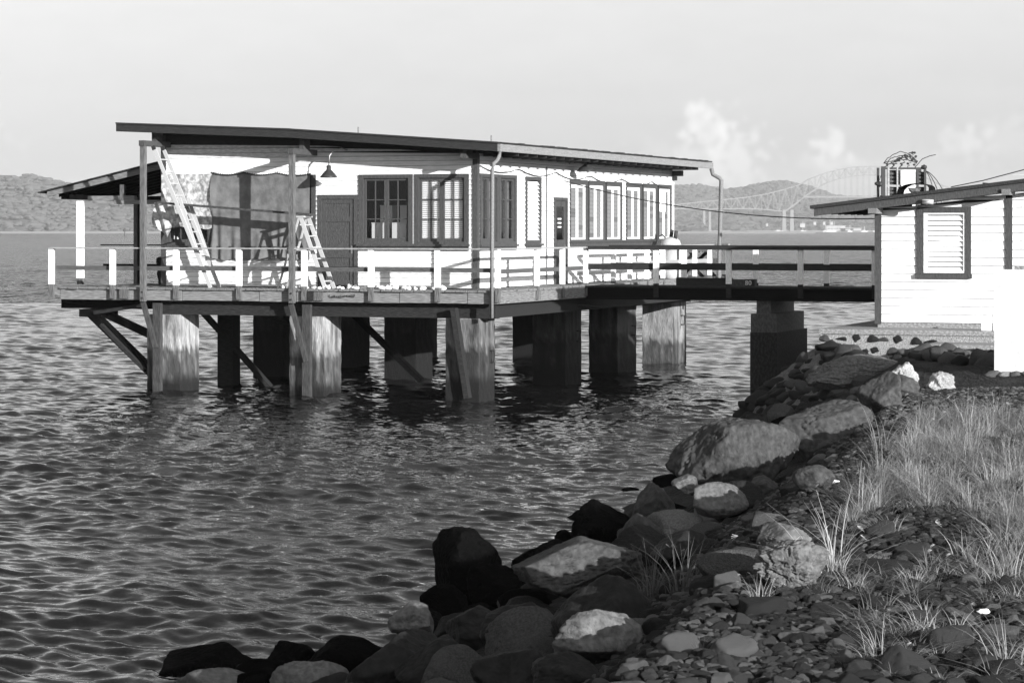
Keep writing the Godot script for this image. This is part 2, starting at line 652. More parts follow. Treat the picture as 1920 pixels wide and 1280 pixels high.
# ---------- far shore
func ridge_hill(called: String, label: String, ridge: Array, d0: float, d1: float, seed_: int) -> Array:
	# ridge: x, height pairs along the crest at distance d1; the foot lies at d0
	var x0: float = ridge[0]
	var x1: float = ridge[-2]
	var nx := 150
	var nd := 44
	var nz := FastNoiseLite.new()
	nz.seed = seed_
	nz.frequency = 0.009
	nz.fractal_octaves = 5
	var vs := PackedVector3Array()
	var fs := PackedInt32Array()
	for i in nd + 1:
		var t := i / float(nd) * 1.5
		for j in nx + 1:
			var xx := lerpf(x0, x1, j / float(nx))
			var d := lerpf(d0, d1, t)
			var up := sin(minf(t, 1.0) * PI * 0.5) if t < 1.0 else 1.0 - (t - 1.0) * 0.5
			var h := pl(xx, ridge) * pow(up, 0.9) * d / d1
			h += nz.get_noise_2d(xx, d) * 9.0 * smoothstep(0.0, 0.35, t) * (1.0 if t < 0.9 else 0.4)
			vs.append(Vector3(xx * d / d1, maxf(h, -1.0) + 1.0, -d))
	for i in nd:
		for j in nx:
			var p := i * (nx + 1) + j
			fs.append_array(PackedInt32Array([p, p + nx + 1, p + 1, p + 1, p + nx + 1, p + nx + 2]))
	var o := inst(shaded(vs, fs), called, M.hill_cover, Transform3D())
	tag(o, label, "hill", "", "structure")
	return vs


func woods(called: String, label: String, vs: Array, count: int, seed_: int, size: float, tone: float) -> void:
	var r := RandomNumberGenerator.new()
	r.seed = seed_
	var mm := MultiMesh.new()
	mm.transform_format = MultiMesh.TRANSFORM_3D
	mm.mesh = rock(seed_, 2, 6, 6.0, 0.22)
	mm.instance_count = count
	var pt := FastNoiseLite.new()
	pt.seed = seed_
	pt.frequency = 0.006
	var k := 0
	while k < count:
		var p: Vector3 = vs[r.randi() % vs.size()]
		if pt.get_noise_2d(p.x, p.z) < -0.12 and p.y < 36.0:
			if r.randf() < 0.8:
				continue
		var s := size * r.randf_range(0.5, 1.3)
		mm.set_instance_transform(k, Transform3D(Basis(Vector3.UP, r.randf() * TAU).scaled(Vector3(s * r.randf_range(1.0, 1.8), s * 0.7, s * 1.4)), p + Vector3(r.randf_range(-7, 7), s * 0.15, r.randf_range(-9, 9))))
		k += 1
	var o := MultiMeshInstance3D.new()
	o.name = called
	o.multimesh = mm
	var m := plain(called, tone, 1.0)
	o.material_override = m
	add_child(o, true)
	tag(o, label, "woods", "", "stuff")


func far_shore() -> void:
	var left := ridge_hill("hill", "hazy wooded hill on the far shore at the left edge", [-1100, 62, -900, 70, -760, 66, -613, 63, -570, 60, -540, 55, -500, 50, -400, 42, -330, 36, -240, 28, -120, 20, 0, 14, 120, 9, 220, 5], 2500.0, 3000.0, 41)
	woods("far_woods", "hazy tree canopy on the left hill", Array(left), 16000, 42, 3.6, 0.075)
	var right := ridge_hill("far_hill", "hazy forested hill behind the arch bridge", [120, 40, 220, 60, 310, 84, 345, 84, 390, 80, 420, 77, 460, 82, 500, 90, 530, 92, 560, 86, 590, 78, 620, 66, 660, 60, 740, 58, 830, 52, 960, 48, 1200, 44, 1500, 40], 4330.0, 4900.0, 43)
	woods("distant_forest", "hazy forest covering the hill behind the bridge", Array(right), 16000, 44, 5.5, 0.045)
	# low flats that join the two hills
	var g := G.new()
	g.box(Vector3(-1400, -2, -2475), Vector3(300, 2.2, -2620))
	var o := part(g, "shore_flat", M.far_beach, self)
	tag(o, "pale mud flat along the foot of the left hill", "shore", "", "structure")
	g = G.new()
	g.box(Vector3(150, -2, -4300), Vector3(1600, 2.5, -4420))
	o = part(g, "shore_flat_far", M.far_beach, self)
	tag(o, "pale strip of beach under the bridge hill", "shore", "", "structure")
	g = G.new()
	g.box(Vector3(-700, -2, -5200), Vector3(900, 6, -5350))
	o = part(g, "low_coast", M.hill_cover, self)
	tag(o, "low distant coast between the two hills", "coast", "", "structure")
	# a channel marker in the water off the left shore
	frame = Transform3D()
	var mk := thing("channel_marker", "small dark channel marker standing in the water below the left hill", "marker", -232, 0, 1500)
	g = ng()
	g.bar(v(-232, -1, 1500), v(-232, 2.6, 1500), 0.5, 0.5)
	part(g, "pole", M.iron, mk)
	g = ng()
	g.lathe(v(-232, 2.6, 1500), [Vector2(0, 0), Vector2(0.9, 0.2), Vector2(0.9, 1.6), Vector2(0, 2.4)], 8)
	part(g, "topmark", M.iron, mk)
	# yachts at anchor before the bridge pier
	var boats := [[442, 14, 6, "motor launch lying at the foot of the arch bridge pier"], [482, 10, 17, "single masted sailboat just right of the bridge pier"], [519, 8, 15, "leftmost small sailboat of the trio before the clubhouse"], [527, 16, 23, "largest white sailboat with the tallest mast before the clubhouse"], [534, 8, 18, "sailboat close beside the right of the largest sailboat"], [560, 9, 12, "small sailboat below the right end of the clubhouse"], [584, 12, 9, "low pale sailboat between clubhouse and shed roof"], [604, 12, 5, "white motorboat nearest the shed wall"]]
	for b in boats:
		var x: float = b[0]
		var L: float = b[1]
		var t := thing("sailboat" if b[2] > 7 else "motorboat", b[3], "boat", x, 0, 4150, "boats moored on the far shore")
		g = ng()
		var hw := L * 0.14
		g.hexa([v(x - L * 0.42, -0.3, 4150 + hw), v(x - L * 0.42, -0.3, 4150 - hw), v(x + L * 0.4, -0.3, 4150 - hw * 0.4), v(x + L * 0.4, -0.3, 4150 + hw * 0.4), v(x - L * 0.5, 1.7, 4150 + hw), v(x - L * 0.5, 1.7, 4150 - hw), v(x + L * 0.55, 2.1, 4150 - 0.2), v(x + L * 0.55, 2.1, 4150 + 0.2)])
		part(g, "hull", M.boat_white, t)
		g = ng()
		g.box(v(x - L * 0.25, 1.7, 4150 - hw * 0.6), v(x + L * 0.12, 3.3, 4150 + hw * 0.6))
		part(g, "cabin", M.boat_white, t)
		if b[2] > 7:
			g = ng()
			g.bar(v(x, 1.7, 4150), v(x, b[2], 4150), 0.55, 0.55)
			part(g, "mast", M.boat_white, t)
	# clubhouse and sheds at the foot of the hill
	var houses := [[556, 50, 4, 13, "long white clubhouse with a dark window band on the far shore"], [575, 34, 3, 8, "low white wing below the right end of the clubhouse"], [467 + 32, 13, 10, 16, "small white cottage right of the bridge pier"], [520, 7, 14, 18, "tiny white house above the masts left of the clubhouse"], [536, 6, 14, 18, "tiny white house directly above the largest mast"], [549, 6, 14, 18, "tiny white house above the left end of the clubhouse"], [590, 30, 4, 7, "long low pale quay building beside the clubhouse"], [438, 5, 12, 15, "lone white hut on the wooded slope left of the bridge pier"]]
	for hs in houses:
		var x: float = hs[0]
		hs[1] *= 0.65
		hs[3] = hs[2] + (hs[3] - hs[2]) * 0.7
		var t := thing("clubhouse" if hs[1] > 40 else "far_house", hs[4], "building", x, hs[2], 4305, "white buildings on the far shore")
		g = ng()
		g.box(v(x - hs[1] * 0.5, hs[2] - 2, 4300), v(x + hs[1] * 0.5, hs[3], 4310))
		part(g, "wall", M.far_wall, t)
		g = ng()
		g.box(v(x - hs[1] * 0.54, hs[3], 4298), v(x + hs[1] * 0.54, hs[3] + 0.8, 4311))
		part(g, "roof", M.far_wall, t)
		if hs[1] > 20:
			for k in 6:
				g = ng()
				var wx: float = x - hs[1] * 0.42 + k * hs[1] * 0.15
				g.box(v(wx, hs[2] + 1.2, 4299.8), v(wx + hs[1] * 0.11, hs[2] + 2.6, 4300.2))
				part(g, "window", M.iron, t)
	# a line of small white floats
	for k in 12:
		var x := 332.0 + k * 5.0
		var bu := thing("mooring_float", "small white mooring float in the row left of the bridge pier", "buoy", x, 0, 4180, "row of white mooring floats")
		g = ng()
		g.lathe(v(x, 0, 4180), [Vector2(0.01, -0.4), Vector2(1.0, 0.4), Vector2(0.9, 1.5), Vector2(0.01, 2.0)], 8)
		part(g, "float", M.boat_white, bu)


const TOPCHORD := [180, 42, 271, 45.4, 322, 50.8, 393, 58, 429, 64, 456, 71, 482, 79, 500, 89, 523, 98, 545, 104, 572, 108.8, 600, 110]
const LOWCHORD := [180, 39, 271, 39.1, 322, 38.3, 393, 39.2, 429, 37.5, 456, 33.8, 469, 42, 482, 52, 489, 58.5, 505, 68.5, 523, 80, 545, 88.5, 572, 94, 600, 95.6]


func bridge() -> void:
	frame = Transform3D()
	var t := thing("arch_bridge", "pale steel arch bridge with long truss approaches across the harbour mouth", "bridge", 600, 0, 4200)
	var xs := []
	var x := 196.0
	while x < 1005.0:
		xs.append(x)
		x += 10.1
	var chord := func(tab: Array, q: float) -> float: return pl(q if q <= 600.0 else 1200.0 - q, tab)
	for side in 2:
		var d := 4195.0 + side * 14.0
		var up := ng()
		var lo := ng()
		var web := ng()
		for i in xs.size() - 1:
			var a0: float = xs[i]
			var a1: float = xs[i + 1]
			up.bar(v(a0, chord.call(TOPCHORD, a0), d), v(a1, chord.call(TOPCHORD, a1), d), 1.4, 1.5)
			lo.bar(v(a0, chord.call(LOWCHORD, a0), d), v(a1, chord.call(LOWCHORD, a1), d), 1.4, 1.5)
			web.bar(v(a0, chord.call(TOPCHORD, a0), d), v(a0, chord.call(LOWCHORD, a0), d), 0.55, 0.55)
			var flip := i % 2 == 0
			web.bar(v(a0, chord.call(TOPCHORD if flip else LOWCHORD, a0), d), v(a1, chord.call(LOWCHORD if flip else TOPCHORD, a1), d), 0.6, 0.6)
		part(up, "upper_chord", M.bridge_steel, t)
		part(lo, "lower_chord", M.bridge_steel, t)
		tag(part(web, "truss_web", M.bridge_steel, t), "", "", "", "stuff")
		var hang := ng()
		for q in xs:
			if q > 492.0 and q < 708.0:
				hang.bar(v(q, chord.call(LOWCHORD, q), d), v(q, 58.5, d), 0.35, 0.35)
		tag(part(hang, "hanger", M.bridge_steel, t), "", "", "", "stuff")
	var g := ng()
	g.box(v(487, 57.4, 4196), v(713, 59.6, 4208))
	part(g, "deck", M.bridge_steel, t)
	g = ng()
	g.box(v(487, 60.6, 4196), v(713, 61.0, 4196.4))
	part(g, "parapet", M.bridge_steel, t)
	for px in [456.0, 469.0, 322.0, 331.5, 731.0, 744.0, 869.0, 878.0, 205.0, 214.0]:
		g = ng()
		var hw := 3.4 if px > 440.0 and px < 760.0 else 2.2
		g.hexa([v(px - hw, -2, 4206), v(px - hw, -2, 4194), v(px + hw, -2, 4194), v(px + hw, -2, 4206), v(px - hw * 0.8, 37, 4206), v(px - hw * 0.8, 37, 4194), v(px + hw * 0.8, 37, 4194), v(px + hw * 0.8, 37, 4206)])
		part(g, "pier", M.bridge_steel, t)


# ---------- the concrete piles and the timber under the deck
func pile(a: float, b: float, wd: float, dp: float, top: float, label: String, group: String, tide := 0.0, painted_shade := 1.0) -> Node3D:
	var t := thing("concrete_pile", label, "pile", a + wd * 0.5, -1.2, b + dp * 0.5, group)
	var nz := FastNoiseLite.new()
	nz.seed = int(absf(a * 31.0 + b * 17.0))
	nz.frequency = 1.0
	nz.fractal_octaves = 4
	var c := [v(a, 0, b), v(a + wd, 0, b), v(a + wd, 0, b + dp), v(a, 0, b + dp)]
	var vs := PackedVector3Array()
	var cs := PackedColorArray()
	var fs := PackedInt32Array()
	for s in 4:
		var p: Vector3 = c[s]
		var q: Vector3 = c[(s + 1) % 4]
		var base := vs.size()
		for i in 33:
			var h := lerpf(-1.2, top, i / 32.0)
			for j in 13:
				var at := p.lerp(q, j / 12.0)
				var k := (j + 12 * s) * 0.075
				var edge := 1.08 + tide + nz.get_noise_2d(k * 7.0, 2.0) * 0.22
				var wet := 0.4 + tide + nz.get_noise_2d(k * 4.0, 9.0) * 0.12
				var streak := 1.0 + 0.9 * nz.get_noise_2d(k * 18.0, h * 0.5)
				var tone := lerpf(0.075, 0.38, smoothstep(edge - 0.05, edge + 0.05, h)) * streak
				if nz.get_noise_2d(k * 20.0 + 50.0, h * 0.7) > 0.16 and h < edge:
					tone *= 2.0
				tone = lerpf(0.007, tone, smoothstep(wet - 0.14, wet + 0.14, h))
				tone *= 1.0 - 0.7 * smoothstep(0.15, 0.4, nz.get_noise_2d(k * 24.0 + 80.0, h * 0.35))
				vs.append(at + Vector3(0, h, 0) - cur + Vector3(nz.get_noise_2d(h * 3.0, k * 9.0), 0, nz.get_noise_2d(h * 3.0, k * 9.0 + 30.0)) * 0.02)
				tone *= painted_shade  # shade under the house painted into the vertex colour
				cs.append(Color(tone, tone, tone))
		for i in 32:
			for j in 12:
				var u := base + i * 13 + j
				fs.append_array(PackedInt32Array([u, u + 13, u + 1, u + 1, u + 13, u + 14]))
	var m := inst(shaded(vs, fs, cs), "shaft", M.stained_concrete, Transform3D(), t)
	m.name = "shaft"
	bx("cap", M.concrete, t, a + 0.003, a + wd - 0.003, top - 0.02, top + 0.01, b + 0.003, b + dp - 0.003)
	return t


func hook(t: Node3D, a: float, h: float, b: float) -> void:
	var g := ng()
	g.tube([v(a, h + 0.13, b), v(a + 0.1, h + 0.13, b), v(a + 0.1, h - 0.13, b), v(a, h - 0.13, b)], 0.025, 6)
	part(g, "iron_staple", M.iron, t)


func piles() -> void:
	frame = pier
	var t := pile(-7.95, -0.9, 0.86, 0.95, 1.86, "sunlit stained concrete pile below the leaning ladder, leftmost front pile", "piles in the front row")
	t = pile(-4.25, -0.9, 0.86, 0.95, 1.86, "streaked concrete pile below the stepladder, middle of the front row", "piles in the front row", -0.1)
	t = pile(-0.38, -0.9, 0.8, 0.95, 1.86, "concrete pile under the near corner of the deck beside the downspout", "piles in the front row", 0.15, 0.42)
	hook(t, 0.42, 1.0, -0.2)
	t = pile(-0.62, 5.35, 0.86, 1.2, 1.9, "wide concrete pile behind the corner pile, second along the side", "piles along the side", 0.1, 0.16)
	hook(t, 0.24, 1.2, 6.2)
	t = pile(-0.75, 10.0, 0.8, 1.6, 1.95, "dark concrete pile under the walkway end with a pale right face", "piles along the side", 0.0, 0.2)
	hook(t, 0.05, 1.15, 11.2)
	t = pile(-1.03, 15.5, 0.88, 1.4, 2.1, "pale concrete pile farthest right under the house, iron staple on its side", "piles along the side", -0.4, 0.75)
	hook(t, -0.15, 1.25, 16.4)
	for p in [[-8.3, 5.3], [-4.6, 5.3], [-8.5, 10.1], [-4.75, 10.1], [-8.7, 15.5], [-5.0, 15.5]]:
		pile(p[0], p[1], 0.86, 1.1, 1.86, "concrete pile under the house with deep shade painted into its colour", "shaded piles under the house", 0.2, 0.045)
	# timber posts and braces
	var tb := thing("pile_timber", "vertical timber with a raking brace bolted before the leftmost front pile", "timber brace", -7.6, -1.0, -1.0, "timber braces before the piles")
	bx("upright", M.old_timber, tb, -7.72, -7.52, -1.0, 2.14, -1.06, -0.94)
	var g := ng()
	g.bar(v(-7.93, 2.2, -1.16), v(-7.6, 1.1, -1.13), 0.1, 0.1)
	part(g, "raking_brace", M.old_timber, tb)
	tb = thing("pile_timber", "vertical timber with a raking brace before the middle front pile", "timber brace", -3.85, -1.0, -1.0, "timber braces before the piles")
	bx("upright", M.old_timber, tb, -3.86, -3.66, -1.0, 2.14, -1.06, -0.94)
	g = ng()
	g.bar(v(-4.1, 2.2, -1.16), v(-3.72, 0.85, -1.13), 0.1, 0.1)
	part(g, "raking_brace", M.old_timber, tb)
	tb = thing("pile_timber", "dark raking timber across the near corner pile", "timber brace", 0.0, -1.0, -1.0, "timber braces before the piles")
	g = ng()
	g.bar(v(-0.12, 2.1, -1.05), v(0.2, 0.1, -1.02), 0.2, 0.12)
	part(g, "raking_brace", M.dark_timber, tb)
	tb = thing("timber_post", "square timber post in the water between the first and second front piles", "timber post", -7.5, -1.0, 2.4)
	bx("post", M.dark_timber, tb, -7.72, -7.3, -1.0, 1.95, 2.2, 2.6)
	g = ng()
	g.bar(v(-8.2, 1.95, 2.1), v(-6.2, 0.0, 2.1), 0.2, 0.1)
	part(g, "brace", M.dark_timber, tb)
	g = ng()
	g.bar(v(-7.3, 1.9, 2.75), v(-4.6, 1.1, 2.75), 0.16, 0.1)
	part(g, "brace", M.dark_timber, tb)
	tb = thing("timber_brace", "dark diagonal brace between the middle piles in the shade", "timber brace", -4.0, 1.0, 2.9)
	g = ng()
	g.bar(v(-4.6, 1.95, 3.0), v(-2.6, 0.2, 3.0), 0.2, 0.12)
	part(g, "brace", M.tarred_timber, tb)
	tb = thing("timber_bracket", "dark splayed timber struts carrying the left end of the deck", "timber bracket", -9.5, 1.95, -0.4)
	for s in [[-9.75, 1.9, -8.0, 0.45, -0.45, 0.24], [-9.6, 1.92, -7.95, 1.28, -0.3, 0.2], [-9.3, 1.6, -8.1, 0.55, -0.7, 0.1], [-9.45, 1.88, -8.1, 2.08, -0.75, 0.1]]:
		g = ng()
		g.bar(v(s[0], s[1], s[4]), v(s[2], s[3], s[4] - 0.05), s[5], s[5] * 0.8)
		part(g, "strut", M.tarred_timber if s[5] > 0.15 else M.dark_timber, tb)
	bx("foot_block", M.tarred_timber, tb, -9.9, -9.3, 1.78, 1.96, -0.7, 0.1)


# ---------- the timber deck
func deck() -> void:
	frame = pier
	var t := thing("timber_deck", "weathered timber deck on beams around the white boathouse", "deck", -4.5, 1.86, 4.0)
	# boards across the front, their ends at the edge
	var a := -10.15
	var n := 0
	while a < 0.9:
		var far := 2.7 if a < -8.1 else -0.005
		var e := rng.randf_range(-0.025, 0.02)
		var g := ng()
		g.box(v(a + 0.006, 2.455 + rng.randf() * 0.004, -1.2 + e), v(minf(a + 0.252, 0.955), 2.497 + rng.randf() * 0.01, far))
		part(g, "plank", [M.grey_timber_cross, M.grey_timber_cross, M.plank_pale][n % 3] if M.has("plank_pale") else M.grey_timber_cross, t)
		a += 0.26
		n += 1
	var b := 0.02
	while b < 17.5:
		var g := ng()
		var inner := 0.006 if b < 15.1 else -4.0
		g.box(v(inner, 2.455 + rng.randf() * 0.004, b + 0.006), v(0.985 + rng.randf_range(-0.02, 0.02), 2.497 + rng.randf() * 0.01, b + 0.24))
		part(g, "plank", M.grey_timber, t)
		b += 0.248
	# edge boards
	var joints := [-10.15, -8.48, -7.86, -6.9, -4.9, -3.95, -3.5, -1.4, 0.25, 0.96]
	for i in joints.size() - 1:
		bx("edge_board", M.grey_timber, t, joints[i] + 0.006, joints[i + 1] - 0.006, 2.205 + 0.006 * (i % 2), 2.452, -1.13 - 0.012 * (i % 3), -1.07)
	bx("edge_board", M.grey_timber, t, -10.4, -10.156, 2.3, 2.5, -1.12, -1.0)
	var js := [-1.0, 1.6, 4.75, 8.0, 11.5, 15.0, 17.5]
	for i in js.size() - 1:
		bx("edge_board", M.grey_timber_cross, t, 0.9, 0.955 + 0.01 * (i % 2), 2.205, 2.452, js[i] + 0.006, js[i + 1] - 0.006)
	# shallow blocks and a cleat on the edge
	bx("edge_block", M.grey_timber_upright, t, -8.52, -8.28, 2.24, 2.46, -1.21, -1.15)
	bx("edge_block", M.grey_timber_upright, t, -8.05, -7.95, 2.22, 2.48, -1.21, -1.15)
	bx("edge_block", M.dark_timber, t, -3.66, -3.5, 2.24, 2.44, -1.21, -1.15)
	bx("edge_block", M.grey_timber_upright, t, -3.5, -3.28, 2.24, 2.44, -1.2, -1.15)
	# beams
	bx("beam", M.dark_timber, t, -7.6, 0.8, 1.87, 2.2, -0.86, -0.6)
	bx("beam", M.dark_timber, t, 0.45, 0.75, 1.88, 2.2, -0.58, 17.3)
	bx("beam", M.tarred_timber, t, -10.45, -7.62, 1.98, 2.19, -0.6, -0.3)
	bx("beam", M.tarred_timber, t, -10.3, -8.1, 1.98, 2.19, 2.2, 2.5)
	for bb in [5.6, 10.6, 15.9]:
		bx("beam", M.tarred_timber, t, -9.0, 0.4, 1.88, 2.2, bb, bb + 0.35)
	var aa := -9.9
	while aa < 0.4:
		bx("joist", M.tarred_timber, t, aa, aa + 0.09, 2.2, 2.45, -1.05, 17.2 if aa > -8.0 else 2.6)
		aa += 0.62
	# the scratched writing on the edge board: loose strokes too worn to read
	var g2 := ng()
	var r := RandomNumberGenerator.new()
	r.seed = 9
	for k in 24:
		var x0 := -3.12 + k * 0.027
		var y0 := 2.3 + 0.02 * r.randf() + (0.02 if k > 11 else 0.0)
		g2.bar(v(x0, y0, -1.159), v(x0 + r.randf_range(-0.012, 0.03), y0 + r.randf_range(0.02, 0.06), -1.159), 0.008, 0.014)
	part(g2, "scrawl", M.iron, t)


# ---------- boathouse
func siding(parent: Node3D, axis: int, t0: float, t1: float, h0: float, top: Array, step: float, holes: Array, m: Array, gap := 0.008) -> void:
	var h := h0
	var n := 0
	while true:
		var hi := h + step
		if h > maxf(maxf(pl(t0, top), pl(t1, top)), pl((t0 + t1) * 0.5, top)) - 0.01:
			break
		var mid := h + step * 0.5
		var cuts := [[t0, t1]]
		for o in holes:
			if mid > o[1] and mid < o[3]:
				var nx := []
				for c in cuts:
					if o[2] <= c[0] or o[0] >= c[1]:
						nx.append(c)
						continue
					if o[0] > c[0]: nx.append([c[0], o[0]])
					if o[2] < c[1]: nx.append([o[2], c[1]])
				cuts = nx
		for c in cuts:
			# long runs are pieced from shorter boards
			var at: float = c[0]
			while at < c[1] - 0.01:
				var e: float = minf(c[1], at + rng.randf_range(3.2, 5.2))
				if c[1] - e < 0.6: e = c[1]
				var ha := minf(hi - gap, pl(at, top))
				var he := minf(hi - gap, pl(e, top))
				if ha > h + 0.005 or he > h + 0.005:
					var g := ng()
					var o1 := 0.024 + rng.randf() * 0.003
					var x0 := at + (0.0015 if at > c[0] else 0.0)
					ha = maxf(ha, h + 0.004)
					he = maxf(he, h + 0.004)
					var p := [w(axis, x0, h, 0.0), w(axis, x0, h, o1), w(axis, e, h, o1), w(axis, e, h, 0.0), w(axis, x0, ha, 0.0), w(axis, x0, ha, 0.008), w(axis, e, he, 0.008), w(axis, e, he, 0.0)]
					if axis == 1:
						p = [p[3], p[2], p[1], p[0], p[7], p[6], p[5], p[4]]
					g.hexa(p)
					part(g, "siding_board", m[rng.randi() % m.size()], parent)
				at = e
		h = hi
		n += 1


func sheet(g: G, axis: int, t0: float, t1: float, h0: float, h1: float, o0: float, o1: float, holes: Array) -> void:
	# a wall with rectangular openings, as boxes
	var ts := [t0, t1]
	for o in holes:
		ts.append(o[0])
		ts.append(o[2])
	ts.sort()
	for i in ts.size() - 1:
		if ts[i + 1] - ts[i] < 0.002 or ts[i] < t0 - 0.001 or ts[i + 1] > t1 + 0.001:
			continue
		var mid: float = (ts[i] + ts[i + 1]) * 0.5
		var at := h0
		var inside := []
		for o in holes:
			if mid > o[0] and mid < o[2]:
				inside.append([o[1], o[3]])
		inside.sort()
		for s in inside:
			if s[0] > at:
				wbox(g, axis, ts[i], ts[i + 1], at, s[0], o0, o1)
			at = s[1]
		if at < h1:
			wbox(g, axis, ts[i], ts[i + 1], at, h1, o0, o1)


# a framed casement window: sashes side by side, each with columns and rows of panes
func casement(parent: Node3D, axis: int, t0: float, h0: float, t1: float, h1: float, sashes: int, cols: int, rows: int, fr := 0.11) -> Node3D:
	var g := ng()
	wbox(g, axis, t0, t0 + fr, h0, h1, -0.1, 0.05)
	wbox(g, axis, t1 - fr, t1, h0, h1, -0.1, 0.05)
	wbox(g, axis, t0 + fr, t1 - fr, h1 - fr * 0.8, h1, -0.1, 0.05)
	wbox(g, axis, t0 + fr, t1 - fr, h0, h0 + fr * 0.7, -0.1, 0.05)
	var win := part(g, "window", M.trim_paint, parent)
	var wi := (t1 - t0 - 2.0 * fr) / sashes
	for s in sashes:
		var s0 := t0 + fr + s * wi
		var s1 := s0 + wi
		var b0 := h0 + fr * 0.7
		var b1 := h1 - fr * 0.8
		var e := minf(0.055, wi * 0.2)
		g = ng()
		wbox(g, axis, s0 + 0.002, s0 + e, b0, b1, -0.045, 0.0)
		wbox(g, axis, s1 - e, s1 - 0.002, b0, b1, -0.045, 0.0)
		wbox(g, axis, s0 + e, s1 - e, b1 - e, b1, -0.045, 0.0)
		wbox(g, axis, s0 + e, s1 - e, b0, b0 + e * 1.4, -0.045, 0.0)
		part(g, "sash", M.trim_paint, win)
		var x0 := s0 + e
		var x1 := s1 - e
		var y0 := b0 + e * 1.4
		var y1 := b1 - e
		for c in range(1, cols):
			wb("muntin", M.trim_paint, win, axis, x0 + (x1 - x0) * c / cols - 0.011, x0 + (x1 - x0) * c / cols + 0.011, y0, y1, -0.038, -0.008)
		for r in range(1, rows):
			wb("muntin", M.trim_paint, win, axis, x0, x1, y0 + (y1 - y0) * r / rows - 0.011, y0 + (y1 - y0) * r / rows + 0.011, -0.04, -0.01)
		for c in cols:
			for r in rows:
				wb("pane", M.pane_glass, win, axis, x0 + (x1 - x0) * c / cols + 0.004, x0 + (x1 - x0) * (c + 1) / cols - 0.004, y0 + (y1 - y0) * r / rows + 0.004, y0 + (y1 - y0) * (r + 1) / rows - 0.004, -0.03, -0.026)
	return win


const ROOFTOP := [-8.7, 6.36, -4.2, 6.155, 0.92, 5.785]
const WALLTOP := [-8.03, 5.87, -4.6, 5.84, 0.0, 5.58]


